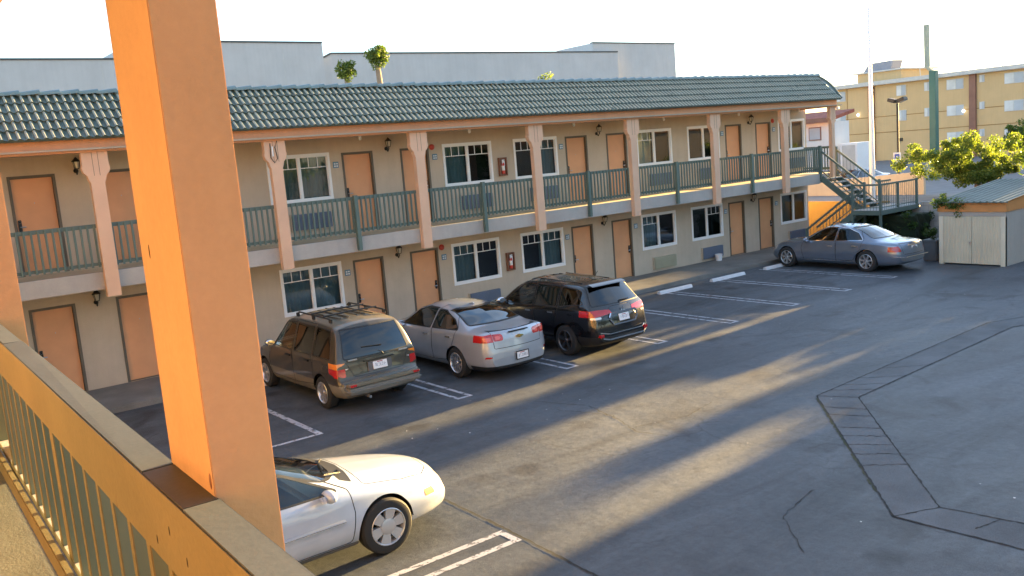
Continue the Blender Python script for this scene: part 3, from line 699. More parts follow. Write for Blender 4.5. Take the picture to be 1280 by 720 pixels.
# ---- black SUV
K = dict(top=[(-2.345, .60), (-2.335, .72), (-2.30, .90), (-2.25, 1.03), (-2.17, 1.14), (-2.0, 1.34), (-1.84, 1.53), (-1.78, 1.60), (-1.6, 1.635), (-1.0, 1.675), (-.3, 1.69), (.3, 1.655), (.65, 1.53), (1.28, 1.16), (1.42, 1.10), (1.9, 1.02), (2.2, .90), (2.32, .72), (2.345, .60)],
  bot=[(-2.345, .38), (-2.2, .30), (-1.7, .25), (1.8, .24), (2.2, .28), (2.345, .36)], belt=[(-2.3, 1.10), (-1.2, 1.08), (0, 1.03), (1.3, 1.0), (2.3, .85)], mid=[(-2.3, .70), (2.3, .65)],
  w=[(-2.345, .74), (-2.30, .80), (-2.1, .87), (-1.3, .905), (.5, .905), (1.5, .895), (2.0, .84), (2.28, .72), (2.345, .62)], wb=[(-2.345, .72), (-2.1, .83), (-1, .875), (.8, .875), (1.6, .84), (2.1, .75), (2.345, .56)],
  wre=[(-2.345, .68), (-2.2, .79), (-1.8, .65), (-1.2, .64), (-.3, .64), (.3, .62), (.7, .64), (1.3, .72), (1.9, .66), (2.345, .5)], drop=[(-2.345, .03), (-2.1, .05), (-1.5, .075), (0, .08), (.9, .05), (2.345, .04)],
  w0=.905, bendf=.26, bendr=.14, bx=(-1.3, .3), axles=(-1.255, 1.415), rw=.355, ra=.405, zb=.27, zfloor=.68, zdash=1.05, cab=(-1.7, 1.1), hy=.885,
  seats=((.15, (.38, -.38)), (-.75, (0,))), paint='paint_black', glassmat='car_glass_dark', rim='alloy_dark', spokes=5, spw=.17,
  glass=[dict(where='rear', poly=[(-.70, 1.19), (.70, 1.19), (.57, 1.55), (-.57, 1.55)], x=-1.4, r=.03), dict(where='front', name='windshield', poly=[(-.66, 1.19), (.66, 1.19), (.54, 1.60), (-.54, 1.60)], x=.2, r=.03, mat='car_glass'),
    dict(where='side', poly=[(-1.80, 1.22), (-1.05, 1.14), (-1.05, 1.545), (-1.5, 1.52)], r=.02), dict(where='side', poly=[(-.97, 1.13), (-.18, 1.10), (-.18, 1.57), (-.97, 1.55)], r=.02), dict(where='side', poly=[(-.09, 1.09), (1.0, 1.08), (.42, 1.49), (.15, 1.57), (-.09, 1.575)], r=.02, mat='car_glass')],
  lamps=[dict(name='taillight', where='rear', poly=[(.34, 1.005), (.60, .97), (.90, .95), (.90, 1.075), (.60, 1.075), (.34, 1.055)], mat='lens_red', x=-1.75, r=.012), dict(name='taillight', where='rear', poly=[(.62, .90), (.82, .90), (.82, .935), (.62, .935)], mat='lens_clear', x=-1.75, r=.006),
    dict(name='tailgate', where='rear', both=False, poly=[(-.64, .62), (.64, .62), (.66, .9), (.33, .98), (.33, 1.12), (-.33, 1.12), (-.33, .98), (-.66, .9)], mat='paint_black', x=-1.75, r=.01, seam=True, off=0),
    dict(name='headlight', where='front', poly=[(.35, .80), (.68, .82), (.66, .92), (.35, .88)], mat='lens_clear', x=1.8),
    dict(name='hood', where='top', both=False, poly=[(1.38, -.70), (2.1, -.58), (2.1, .58), (1.38, .70)], mat='paint_black', z=.8, seam=True, off=0)],
  doors=[([(-.13, .44), (1.05, .44), (1.12, .8), (1.05, 1.06), (.42, 1.54), (.1, 1.61), (-.13, 1.61)], .02, .96), ([(-.85, .50), (-.21, .44), (-.21, 1.61), (-.95, 1.59), (-1.0, 1.1), (-.92, .8)], -.80, .98)])
K['bands'] = [('bumper_skirt', .2, .50, 'trim_black', lambda V: V[:, 0] < -1.70)]
def build_suv():
    v = make_car('suv', K, 'black SUV with chrome tailgate trim and wide red taillights', (6.22, -5.52, GZ), R(90), 1.05, CARS)
    wheels(v, K)
    for s in (1, -1): mirror(v, 1.0, s * .82, 1.13, 'chrome', s, .13)
    plate(v, -2.31, .87, R(14))
    mb = MB()
    for a, b in (((-2.285, -.36, .99), (-2.285, .36, .99)), ((-2.285, .36, .99), (-2.30, .42, .90)), ((-2.285, -.36, .99), (-2.30, -.42, .90))): mb.bar(a, b, .03, .05, 'chrome')
    for a, b in (((-2.33, -.33, .74), (-2.33, .33, .74)), ((-2.33, .33, .74), (-2.315, .42, .86)), ((-2.33, -.33, .74), (-2.315, -.42, .86))): mb.bar(a, b, .025, .03, 'chrome')
    mb.build('chrome_garnish', v)
    mb = MB()                                              # three lozenges round a point
    for k in range(3):
        a = R(90 + 120 * k); t = Vector((0, math.cos(a), math.sin(a))); n = Vector((0, -math.sin(a), math.cos(a))); c = Vector((-2.272, 0, 1.045))
        q = [c, c + t * .035 + n * .018, c + t * .07, c + t * .035 - n * .018]; mb.add([p + Vector((-.012, 0, 0)) for p in q] + q, [(0, 1, 2, 3), (0, 1, 5, 4), (1, 2, 6, 5), (2, 3, 7, 6), (3, 0, 4, 7)], 'chrome')
    mb.build('emblem', v)
    mb = MB()
    for y in (-.42, -.21, 0, .21, .42): mb.bar((-1.45, y, 1.648 - abs(y) * .05), (.05, y, 1.684 - abs(y) * .05), .035, .016, 'paint_black')
    mb.build('roof_ribs', v)
    mb = MB(); mb.prism([(-1.90, 1.570), (-1.74, 1.60), (-1.72, 1.622), (-1.86, 1.592)], 'y', -.52, .52, 'paint_black'); mb.build('roof_spoiler', v, 40)
    strip(v, 'wiper', [(-2.16, -.02, 1.155), (-2.12, -.05, 1.215), (-2.125, -.34, 1.215)], .016, .02, 'trim_black')
    mb = MB(); mb.bar((-2.37, -.52, .44), (-2.37, .52, .44), .03, .035, 'chrome')
    for s in (1, -1): mb.bar((-2.37, s * .52, .44), (-2.30, s * .66, .47), .03, .035, 'chrome'); mb.bar((-2.36, s * .50, .56), (-2.24, s * .72, .60), .012, .02, 'chrome')
    mb.bar((-2.365, -.5, .56), (-2.365, .5, .56), .012, .018, 'chrome'); mb.build('bumper_trim', v)
    for s in (1, -1): mb = MB(); mb.bbox(-2.31, -2.2, s * .68 - .06, s * .68 + .06, .49, .56, 'lens_red', .012); mb.build('reflector', v)
    mb = MB(); mb.tube([(-1.15, -.25, 1.67), (-1.27, -.25, 1.80)], .006, 'trim_black', 6); mb.build('antenna', v)
    for s in (1, -1): mb = MB(); mb.bar((-.9, s * .905, .40), (.95, s * .905, .40), .02, .035, 'chrome'); mb.build('sill_trim', v)
build_suv()
# ---- blue grey saloon
K = dict(top=[(-2.545, .55), (-2.535, .66), (-2.505, .80), (-2.46, .90), (-2.38, .945), (-2.0, .99), (-1.75, 1.02), (-1.55, 1.09), (-1.2, 1.26), (-.88, 1.385), (-.5, 1.44), (0, 1.448), (.3, 1.405), (.65, 1.25), (1.12, 1.01), (1.25, .975), (1.9, .90), (2.3, .79), (2.5, .62), (2.545, .5)],
  bot=[(-2.545, .33), (-2.4, .25), (-1.9, .21), (2.0, .2), (2.4, .24), (2.545, .3)], belt=[(-2.5, .88), (-1.5, .93), (0, .93), (1.2, .90), (2.4, .75)], mid=[(-2.5, .6), (2.5, .55)],
  w=[(-2.545, .68), (-2.5, .76), (-2.35, .83), (-1.9, .89), (-1.2, .93), (.5, .93), (1.6, .91), (2.1, .84), (2.45, .70), (2.545, .6)], wb=[(-2.545, .66), (-2.3, .78), (-1.8, .85), (-1, .885), (.8, .88), (1.6, .85), (2.2, .74), (2.545, .55)],
  wre=[(-2.545, .6), (-2.2, .70), (-1.75, .71), (-1.2, .62), (-.5, .585), (.3, .58), (.65, .62), (1.15, .71), (1.9, .66), (2.545, .45)], drop=[(-2.545, .03), (-1.9, .04), (-1.2, .06), (0, .075), (.8, .05), (2.545, .045)],
  w0=.93, bendf=.26, bendr=.18, bx=(-1.2, .2), axles=(-1.39, 1.645), rw=.345, ra=.385, zb=.21, zfloor=.55, zdash=.92, cab=(-1.4, .95), hy=.905,
  seats=((.1, (.38, -.38)), (-.85, (0,))), seatmat='seat_tan', paint='paint_blue', glassmat='car_glass', rim='alloy', spokes=7, spw=.16,
  glass=[dict(where='rear', poly=[(-.62, 1.07), (.62, 1.07), (.50, 1.36), (-.50, 1.36)], x=-.7, r=.03), dict(where='front', name='windshield', poly=[(-.64, 1.03), (.64, 1.03), (.50, 1.38), (-.50, 1.38)], x=.2, r=.03),
    dict(where='side', poly=[(-1.22, 1.02), (-.30, .985), (-.30, 1.355), (-.62, 1.345), (-1.0, 1.22)], r=.02, trim='chrome', frit=.014), dict(where='side', poly=[(-.22, .98), (.85, .965), (.42, 1.25), (.12, 1.36), (-.22, 1.365)], r=.02, trim='chrome', frit=.014)],
  lamps=[dict(name='taillight', where='rear', poly=[(.64, .68), (.86, .68), (.86, .78), (.70, .82)], mat='lens_red', x=-2.1, r=.02), dict(name='trunk_lid', where='rear', both=False, poly=[(-.54, .58), (.54, .58), (.60, .90), (-.60, .90)], mat='paint_blue', x=-2.1, r=.01, seam=True, off=0),
    dict(name='headlight', where='front', poly=[(.48, .60), (.72, .62), (.70, .74), (.50, .72)], mat='lens_clear', x=1.9, r=.03), dict(name='hood', where='top', both=False, poly=[(1.22, -.70), (2.2, -.50), (2.2, .50), (1.22, .70)], mat='paint_blue', z=.7, seam=True, off=0),
    dict(name='side_marker', where='side', poly=[(-2.18, .50), (-2.02, .50), (-2.02, .53), (-2.18, .53)], mat='lens_red', r=.004)],
  doors=[([(-.26, .36), (.92, .36), (1.0, .70), (.92, .95), (.42, 1.31), (.1, 1.40), (-.22, 1.41)], -.08, .80), ([(-.90, .40), (-.34, .36), (-.34, 1.41), (-.62, 1.39), (-1.02, 1.26), (-1.22, 1.03), (-1.14, .74)], -1.0, .82)])
def build_blue():
    v = make_car('sedan', K, 'blue grey saloon with silver wheels parked by the outdoor staircase', (20.0, -5.05, GZ), R(88), 1.05, CARS)
    wheels(v, K)
    for s in (1, -1): mirror(v, .82, s * .84, .98, 'paint_blue', s)
    plate(v, -2.51, .73, R(9))
    mb = MB(); mb.bbox(-2.53, -2.44, -.30, .30, .83, .855, 'chrome', .006)
    mb.build('chrome_garnish', v)
    mb = MB(); mb.bar((-2.60, -.62, .50), (-2.60, .62, .50), .02, .025, 'chrome')
    for s in (1, -1): mb.bar((-2.6, s * .62, .5), (-2.25, s * .86, .505), .02, .025, 'chrome'); mb.bar((-.95, s * .938, .33), (1.1, s * .938, .33), .012, .018, 'chrome')
    mb.build('bumper_trim', v)
build_blue()
# ---- pearl white oval sedan under our own wing
K = dict(top=[(-2.51, .50), (-2.49, .62), (-2.42, .78), (-2.25, .90), (-1.85, 1.0), (-1.5, 1.12), (-1.0, 1.32), (-.55, 1.39), (-.1, 1.405), (.25, 1.37), (.55, 1.25), (1.18, 1.005), (1.30, .975), (1.6, .93), (2.0, .87), (2.33, .79), (2.50, .715), (2.585, .635), (2.612, .57), (2.62, .50)],
  bot=[(-2.51, .34), (-2.3, .25), (-1.8, .21), (1.0, .21), (2.0, .22), (2.5, .255), (2.6, .29), (2.62, .34)], belt=[(-2.4, .86), (-1.2, .94), (0, .93), (1.2, .87), (2.0, .74), (2.4, .6)], mid=[(-2.5, .58), (2.5, .5)],
  w=[(-2.51, .60), (-2.45, .72), (-2.2, .83), (-1.6, .90), (-.5, .927), (.9, .925), (1.6, .91), (2.0, .86), (2.30, .81), (2.50, .74), (2.58, .69), (2.612, .64), (2.62, .60)], wb=[(-2.51, .58), (-2.2, .78), (-1.5, .85), (0, .885), (.9, .87), (1.6, .83), (2.15, .74), (2.42, .62), (2.62, .46)],
  wre=[(-2.51, .5), (-2.1, .66), (-1.6, .66), (-1, .58), (-.3, .56), (.25, .56), (.6, .61), (1.2, .71), (1.7, .66), (2.2, .53), (2.51, .34)], drop=[(-2.51, .05), (-1.9, .06), (-1, .08), (0, .08), (.8, .055), (1.6, .075), (2.2, .075), (2.51, .05)],
  rad=[.06, .08, .25, .16, .16, .3], w0=.927, bendf=.24, bendr=.2, bx=(-1.2, .3), axles=(-1.266, 1.49), rw=.345, ra=.392, zb=.21, zfloor=.55, zdash=.93, cab=(-1.4, 1.02), hy=.90, handle='paint_white',
  seats=((.05, (.38, -.38)), (-.9, (0,))), seatmat='seat_tan', dash='seat_tan', paint='paint_white', glassmat='car_glass', rim='hubcap', spokes=6, hub=True,
  glass=[dict(where='rear', poly=[(-.55, 1.08), (.55, 1.08), (.46, 1.32), (-.46, 1.32)], x=-.7, r=.06), dict(where='front', name='windshield', poly=[(-.64, 1.07), (-.3, 1.035), (.3, 1.035), (.64, 1.07), (.50, 1.36), (-.50, 1.36)], x=.1, r=.03, mat='car_glass_green', frit=.025),
    dict(where='side', poly=[(-1.25, 1.03), (-.36, .985), (-.36, 1.315), (-.65, 1.30), (-1.05, 1.18)], r=.03), dict(where='side', poly=[(-.27, .98), (.90, .95), (.62, 1.09), (.25, 1.285), (-.1, 1.325), (-.27, 1.325)], r=.02)],
  lamps=[dict(name='cowl', where='top', both=False, poly=[(1.19, -.60), (1.25, -.3), (1.27, 0), (1.25, .3), (1.19, .60), (1.08, .57), (1.10, 0), (1.08, -.57)], mat='trim_black', z=.6, r=.02, off=.002), dict(name='hood', where='top', both=False, poly=[(1.36, -.66), (1.85, -.63), (2.2, -.50), (2.36, -.32), (2.36, .32), (2.2, .50), (1.85, .63), (1.36, .66)], mat='paint_white', z=.6, r=.04, seam=True, off=0),
    dict(name='headlight', where='front', poly=[(.36, .59), (.62, .58), (.70, .66), (.60, .70), (.42, .68)], mat='lens_clear', x=1.9, r=.03),
    dict(name='side_marker', where='side', poly=[(2.12, .535), (2.26, .525), (2.26, .565), (2.12, .58)], mat='lens_amber', r=.014),
    dict(name='taillight', where='rear', poly=[(.3, .72), (.7, .70), (.74, .82), (.3, .82)], mat='lens_red', x=-2.0, r=.02)],
  doors=[([(-.32, .34), (.98, .34), (1.04, .66), (1.02, .90), (.62, 1.12), (.22, 1.33), (-.1, 1.36), (-.28, 1.36)], -.13, .80), ([(-.88, .38), (-.40, .34), (-.40, 1.36), (-.66, 1.34), (-1.06, 1.20), (-1.24, 1.03), (-1.12, .72)], -1.02, .80)])
K['bands'] = [('sill_skirt', .18, .285, 'plastic_grey', lambda V: (V[:, 0] > -1.0) & (V[:, 0] < 1.15))]
def build_white():
    v = make_car('sedan', K, 'pearl white oval sedan behind the big orange post', (-4.80, -12.22, GZ), R(0), 1.05, CARS)
    wheels(v, K)
    for s in (1, -1):
        mirror(v, .74, s * .85, .98, 'paint_white', s, .135)
        mb = MB(); mb.bbox(-1.0, .93, s * .935 - .012, s * .935 + .012, .575, .625, 'paint_white', .008); mb.bar((-1.0, s * .949, .60), (.93, s * .949, .60), .004, .012, 'chrome'); mb.build('side_moulding', v)
    mb = MB(); bm = bmesh.new(); bmesh.ops.create_uvsphere(bm, u_segments=12, v_segments=8, radius=1); mb.addbm(bm, 'paint_white', Matrix.Translation((2.42, 0, .52)) @ Matrix.Diagonal((.02, .12, .05, 1))); mb.build('emblem', v, 60)
    strip(v, 'wiper', [(1.24, .30, .995), (1.10, .05, 1.045), (.98, -.35, 1.08)], .014, .016, 'trim_black'); strip(v, 'wiper', [(1.20, -.25, .995), (1.14, -.45, 1.03), (.86, -.62, 1.12)], .014, .016, 'trim_black')
    mb = MB(); mb.lathe([(.13, 0), (.19, .01), (.20, .0), (.19, -.01), (.175, 0)], 'trim_black', 20, 'x', (.55, .38, .98)); mb.build('steering_wheel', v, 40)
build_white()
# ------------------------------------------------------------------ the motel across the lot
P = 8.32                                   # one pair of rooms
DECK, SLAB0 = 2.90, 2.52
H = 3.044                                  # storey height between openings
XL, XR = -9.4, 25.4
motel = thing('motel_building', (0, 0, 0), 'two storey tan motel with orange doors and green tiled roof', 'motel')
doors, wins = [], []
for k in (-1, 0, 1, 2):
    o = (k - 0) * P
    doors += [(3.43 + o, 4.36 + o, 'l'), (5.33 + o, 6.26 + o, 'r')]
    wins += [(6.80 + o, 8.61 + o), (9.52 + o - P, 11.33 + o - P)]
wins.append((9.52 - 2 * P, 11.33 - 2 * P))
doors = [d for d in doors if d[0] > XL and d[1] < XR]; wins = [w for w in sorted(wins) if w[0] > XL and w[1] < XR]
WT, WB, DT = 2.15, .888, 2.10
holes = []
for x0, x1, _ in doors: holes += [(x0, x1, 0, DT), (x0, x1, H - .10, DT + H)]
for x0, x1 in wins: holes += [(x0, x1, WB, WT), (x0, x1, WB + H, WT + H)]
def wall_with_holes(x0, x1, z0, z1, holes, y, depth, m):
    xs = sorted({x0, x1} | {h[0] for h in holes} | {h[1] for h in holes}); mb = MB()
    for a, b in zip(xs, xs[1:]):
        col = sorted([h for h in holes if h[0] <= a + 1e-6 and h[1] >= b - 1e-6], key=lambda h: h[2]); z = z0
        for h in col + [None]:
            t = h[2] if h else z1
            if t > z + 1e-6:
                n = max(1, int((t - z) / 1.0))
                mb.quad((a, y, z), (b, y, z), (b, y, t), (a, y, t), m)
            if h: z = h[3]
    for a, b, c, d in holes:
        mb.quad((a, y, c), (a, y, d), (a, y + depth, d), (a, y + depth, c), m); mb.quad((b, y, c), (b, y + depth, c), (b, y + depth, d), (b, y, d), m)
        mb.quad((a, y, d), (b, y, d), (b, y + depth, d), (a, y + depth, d), m); mb.quad((a, y, c), (a, y + depth, c), (b, y + depth, c), (b, y, c), m)
    return mb
mb = wall_with_holes(XL, XR, GZ, 5.62, holes, 0, .16, 'stucco_tan')
mb.quad((XR, 0, GZ), (XR, 9, GZ), (XR, 9, 5.62), (XR, 0, 5.62), 'stucco_tan'); mb.quad((XL, 9, GZ), (XL, 0, GZ), (XL, 0, 5.62), (XL, 9, 5.62), 'stucco_tan')
mb.quad((XL, 9, GZ), (XR, 9, GZ), (XR, 9, 6.3), (XL, 9, 6.3), 'stucco_tan')
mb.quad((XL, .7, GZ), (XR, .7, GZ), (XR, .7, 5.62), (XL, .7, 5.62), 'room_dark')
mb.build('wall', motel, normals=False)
for x0, x1, side in doors:
    for dz, zb in ((0, 0), (H, DECK)):
        mb = MB(); mb.bbox(x0 + .035, x1 - .035, .075, .12, zb + .02, DT + dz - .035, 'door_orange', .004)
        d = mb.build('door', motel)
        hx = x0 + .10 if side == 'l' else x1 - .10; z = dz + .98; mb = MB()
        mb.bbox(hx - .035, hx + .035, .045, .076, z - .10, z + .16, 'black_iron', .008); mb.tube([(hx, .05, z), (hx, .0, z), (hx + (.11 if side == 'l' else -.11), -.002, z)], .014, 'metal_grey', 8)
        mb.lathe([(.03, .03), (.026, .045), (.001, .05)], 'metal_grey', 12, 'y', (hx, 0, z + .11))
        mb.build('door_handle', d, 40)
        mb = MB(); c = (x0 + x1) / 2; mb.lathe([(.012, .068), (.001, .066)], 'metal_grey', 8, 'y', (c, 0, dz + 1.5)); mb.build('peephole', d)
        mb = MB()
        for a, b in ((x0 - .03, x0 + .03), (x1 - .03, x1 + .03)): mb.box(a, b, -.014, .10, zb, DT + dz + .03, 'jamb')
        mb.box(x0 + .03, x1 - .03, -.013, .10, DT + dz - .03, DT + dz + .029, 'jamb'); mb.box(x0 + .03, x1 - .03, .02, .13, zb - .0, zb + .018, 'jamb')
        mb.build('door_frame', motel)
def pleat(mb, x0, x1, y, z0, z1, m, n):
    k = n * 6; vs = []
    for i in range(k + 1):
        t = i / k; x = x0 + (x1 - x0) * t; yy = y + .028 * math.sin(t * n * 2 * PI + .8 * math.sin(t * 17)); vs += [(x, yy, z0), (x, yy, z1)]
    mb.add(vs, [(2 * i, 2 * i + 2, 2 * i + 3, 2 * i + 1) for i in range(k)], m)
def window(x0, x1, z0, z1, grille, shade, par):
    fw = .06; mb = MB(); cx = (x0 + x1) / 2; ya, yb = -.022, .06
    for a, b, c, d in ((x0 - .02, x0 + fw, z0 - .02, z1 + .02), (x1 - fw, x1 + .02, z0 - .02, z1 + .02)): mb.bbox(a, b, ya, yb, c, d, 'window_white', .006)
    for c, d in ((z0 - .02, z0 + fw), (z1 - fw, z1 + .02)): mb.box(x0 + fw, x1 - fw, ya + .003, yb, c, d, 'window_white')
    fr = mb.build('window', par)
    mb = MB(); mb.box(cx - .03, cx + .03, .0, .062, z0 + fw, z1 - fw, 'window_white')
    for s, (a, b) in enumerate(((x0 + fw, cx - .03), (cx + .03, x1 - fw))):
        e = .022
        for q in ((a, a + e, z0 + fw, z1 - fw), (b - e, b, z0 + fw, z1 - fw)): mb.box(q[0], q[1], .012, .06, q[2], q[3], 'window_white')
        for q in ((z0 + fw, z0 + fw + e), (z1 - fw - e, z1 - fw)): mb.box(a + e, b - e, .014, .06, q[0], q[1], 'window_white')
        if grille[s]:
            zz = z1 - fw - .30; mb.box(a + e, b - e, .036, .046, zz - .011, zz + .011, 'window_white')
            for t in (1 / 3, 2 / 3): xx = a + (b - a) * t; mb.box(xx - .011, xx + .011, .037, .045, zz + .011, z1 - fw - e, 'window_white')
    mb.build('sash', fr)
    mb = MB()
    for a, b in ((x0 + fw, cx - .03), (cx + .03, x1 - fw)): mb.quad((a, .05, z0 + fw), (b, .05, z0 + fw), (b, .05, z1 - fw), (a, .05, z1 - fw), 'pane')
    mb.build('pane', fr, normals=False)
    mb = MB()
    for s, (a, b) in enumerate(((x0, cx), (cx, x1))):
        if shade[s]: pleat(mb, a, b, .22 + .02 * s, z0 - .1, z1 + .1, shade[s], 7)
    if mb.v: mb.build('curtain', fr, 60, normals=False)
for i, (x0, x1) in enumerate(wins):
    n = i - 3                              # wins[3] is the first window seen past the post
    for u in (0, 1):
        g = (1, 1) if n <= 2 else ((1, 0) if (n == 3 and not u) else (0, 1) if (n == 4 and not u) else (0, 0))
        if n == 3 and u: g = (1, 0)
        sh = {0: ('curtain', 'curtain'), 1: ('curtain', None), 2: (None, 'curtain'), 3: ('curtain_pale' if u else 'curtain', None), 4: (None, None), 5: ('curtain', None)}.get(n, ('curtain', None))
        window(x0, x1, WB + u * H, WT + u * H, g, sh, motel)
        if i % 2 == 1 or True:
            a = x0 + .50; b = a + 1.17; z = .10 + u * 3.07; m = 'ac_tan' if (n == 3 and not u) else 'ac_blue'
            mb = MB(); mb.bbox(a, b, -.10, .10, z, z + .43, m, .012); mb.box(a - .03, a - .002, -.06, .05, z - .02, z + .45, 'stucco_tan')
            for q in range(9): mb.box(a + .05, b - .05, -.112, -.099, z + .05 + q * .04, z + .066 + q * .04, m)
            mb.build('air_conditioner', motel, 40)
for x0, x1, side in doors:
    for u in (0, 1):
        cx = x0 - .23 if side == 'l' else x1 + .23; z = 1.81 + u * H; mb = MB(); mb.bbox(cx - .085, cx + .085, -.02, .002, z - .085, z + .085, 'plaque_blue', .004)
        for zz in (.03, -.035):
            for xx in (-.035, .035): mb.box(cx + xx - .024, cx + xx + .024, -.023, -.0195, z + zz - .02, z + zz + .02, 'plaque_white')
        mb.build('room_plaque', motel)
# walkway slab, ceilings and slim parts of the structure
mb = MB(); mb.bbox(XL, 23.95, -1.57, -1.44, SLAB0, DECK + .015, 'stucco_slab', .012); mb.build('slab_edge', motel)
mb = MB(); mb.box(23.955, 25.15, -1.55, -1.44, SLAB0 + .02, DECK, 'stucco_slab'); mb.box(25.15, 25.24, -1.55, .6, SLAB0 + .02, DECK, 'stucco_slab'); mb.build('slab_edge', motel)
mb = MB(); mb.box(XL, 25.15, -1.44, -.002, SLAB0 + .06, DECK, 'deck_floor'); mb.box(25.402, 25.15 + 2.2, -.0, .6, SLAB0 + .06, DECK, 'deck_floor') if False else None; mb.build('walkway_deck', motel)
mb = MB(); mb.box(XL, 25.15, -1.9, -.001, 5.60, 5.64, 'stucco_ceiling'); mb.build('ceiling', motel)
mb = MB(); mb.bbox(XL, 24.93, -1.80, -1.62, 5.55, 5.84, 'salmon', .012); mb.box(24.85, 24.9347, -1.62, -.0, 5.56, 5.83, 'salmon'); mb.build('fascia', motel)
mb = MB(); mb.box(XL, XR, -.5, 9, 6.3, 6.36, 'warehouse'); mb.build('flat_roof', motel)
# tiled mansard: five courses of rolled tile, each course lapping the one below
Y0, Z0r, Y1, Z1r = -1.98, 5.835, -.86, 6.86
NC, ROLL = 5, .165
def tile_roof():
    mb = MB(); n = int((24.93 - XL) / ROLL); prof = [(0, 0), (.12, .0), (.24, .004), (.31, .022), (.38, .042), (.46, .049), (.58, .043), (.80, .018)]
    L = math.hypot(Y1 - Y0, Z1r - Z0r); dy, dz = (Y1 - Y0) / L, (Z1r - Z0r) / L; ny, nz = -dz, dy
    rr = random.Random(5)
    for c in range(NC):
        s0, s1 = L * c / NC - .02, L * (c + 1) / NC + .01; rows = []
        for sgn, s, off in ((0, s0, .0), (1, s0, .052), (2, s1, .010)):
            row = []
            for i in range(n):
                jit = rr.uniform(-.004, .004)
                for t, h in prof:
                    x = XL + (i + t) * ROLL; hh = (h if sgn else 0) + off + (jit if sgn == 1 else 0)
                    row.append((x, Y0 + dy * (s + (jit if sgn < 2 else 0)) + ny * hh, Z0r + dz * s + nz * hh))
            rows.append(row)
        k = len(rows[0]); vs = sum(rows, [])
        mb.add(vs, [(i + a * k, i + 1 + a * k, i + 1 + (a + 1) * k, i + (a + 1) * k) for a in (0, 1) for i in range(k - 1) if not (a and i % 8 in (3, 4, 5))], 'roof_tile')
        mb.add(vs, [(i + k, i + 1 + k, i + 1 + 2 * k, i + 2 * k) for i in range(k - 1) if i % 8 in (3, 4, 5)], 'crest_highlight')
    return mb.build('roof_tiles', motel, 50)
tile_roof()
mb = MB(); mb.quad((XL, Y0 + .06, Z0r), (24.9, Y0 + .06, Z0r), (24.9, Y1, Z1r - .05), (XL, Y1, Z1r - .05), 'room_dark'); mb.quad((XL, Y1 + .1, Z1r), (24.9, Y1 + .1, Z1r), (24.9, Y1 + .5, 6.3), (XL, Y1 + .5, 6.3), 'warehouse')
mb.add([(24.93, Y0 + .04, Z0r), (24.93, Y1 + .1, Z1r), (24.93, .4, 6.3), (24.93, .4, 5.84)], [(0, 1, 2, 3)], 'salmon'); mb.box(XL, 24.93, Y0 + .03, .0, 5.835, 5.842, 'stucco_ceiling'); mb.build('roof_back', motel, normals=False)
mb = MB(); x = XL; rr = random.Random(3)
while x < 24.7:                                          # ridge: separate half-round caps, each tipped over the next
    l = .40; r0, r1 = .125, .10; t = rr.uniform(-.008, .008); vs = []
    for (xx, r, up) in ((x, r1, .0), (x + l + .05, r0, .03 + t)):
        for k in range(9): a = PI * k / 8 - .25 + .5 * (k / 8) - .0; vs.append((xx, Y1 - .0 - r * 1.1 * math.cos(PI * k / 8), Z1r - .0 + up + r * .82 * math.sin(PI * k / 8)))
    mb.add(vs, [(k, k + 1, 10 + k, 9 + k) for k in range(8)] + [tuple(range(9, 18))], 'ridge_tile'); x += l
mb.build('ridge_tiles', motel, 50)
mb = MB(); arc = []                                     # the roof end bows outward between eave and ridge
for k in range(13):
    t = k / 12; arc.append(Vector((24.93 + .20 * math.sin(PI * t ** 1.25) - .02 * t, Y0 - .02 + (Y1 - Y0 + .02) * t, Z0r + .05 + (Z1r + .01 - Z0r) * t + .05 * math.sin(PI * t))))
mb.tube(arc, .055, 'roof_tile', 10)
st_ = [Vector((24.85, p.y, p.z)) for p in arc]; lo_ = [p + Vector((0, .06, -.08)) for p in arc]; n = len(arc)
mb.add(st_ + arc + lo_, [(i, n + i, n + i + 1, i + 1) for i in range(n - 1)] + [(n + i, 2 * n + i, 2 * n + i + 1, n + i + 1) for i in range(n - 1)], 'roof_tile')
mb.tube([(24.91, Y1, Z1r + .06), (24.91, .3, 6.36)], .05, 'roof_tile', 8); mb.build('rake_tiles', motel, 50)
# posts
def post_profile(hw, cap):
    pts = [(-hw, 0), (-hw, 2.52), (-hw - .035, 2.60), (-hw - .05, 2.68), (-hw - .12, 2.75), (-hw - cap, 2.82), (-hw - cap - .012, 2.86), (-hw - cap + .01, 2.90), (-hw - cap + .01, 3.20)]
    return pts + [(-x, z) for x, z in reversed(pts)]
def post(par, x, y, z0, z1, mcol, along='x', hw=.145, cap=.14, d=.155):
    sc_ = (z1 - z0) / 3.20; prof = [(u, z0 + w if w < 2 else z1 - (3.20 - w)) for u, w in post_profile(hw, cap)]
    mb = MB(); pr_ = [(u + (x if along == 'x' else y), w) for u, w in prof]
    if along == 'x': mb.prism(pr_, 'y', y - d / 2, y + d / 2, mcol)
    else: mb.prism(pr_, 'x', x - d / 2, x + d / 2, mcol)
    zc = z1 - .52
    for u in (-.055, .065):                              # seams of the capital's three boards
        c = (x if along == 'x' else y) + u
        if along == 'x': mb.box(c - .004, c + .004, y - d / 2 - .003, y - d / 2 + .01, zc, z1, 'jamb')
    return mb.build('post', par)
PX = [9.06 + 4.16 * k for k in range(-4, 4)]
for x in PX: post(motel, x, -1.66, 2.36, 5.56, 'post_pink')
post(motel, 24.72, -1.66, DECK - .3, 5.56, 'post_pink', hw=.10, cap=.09)
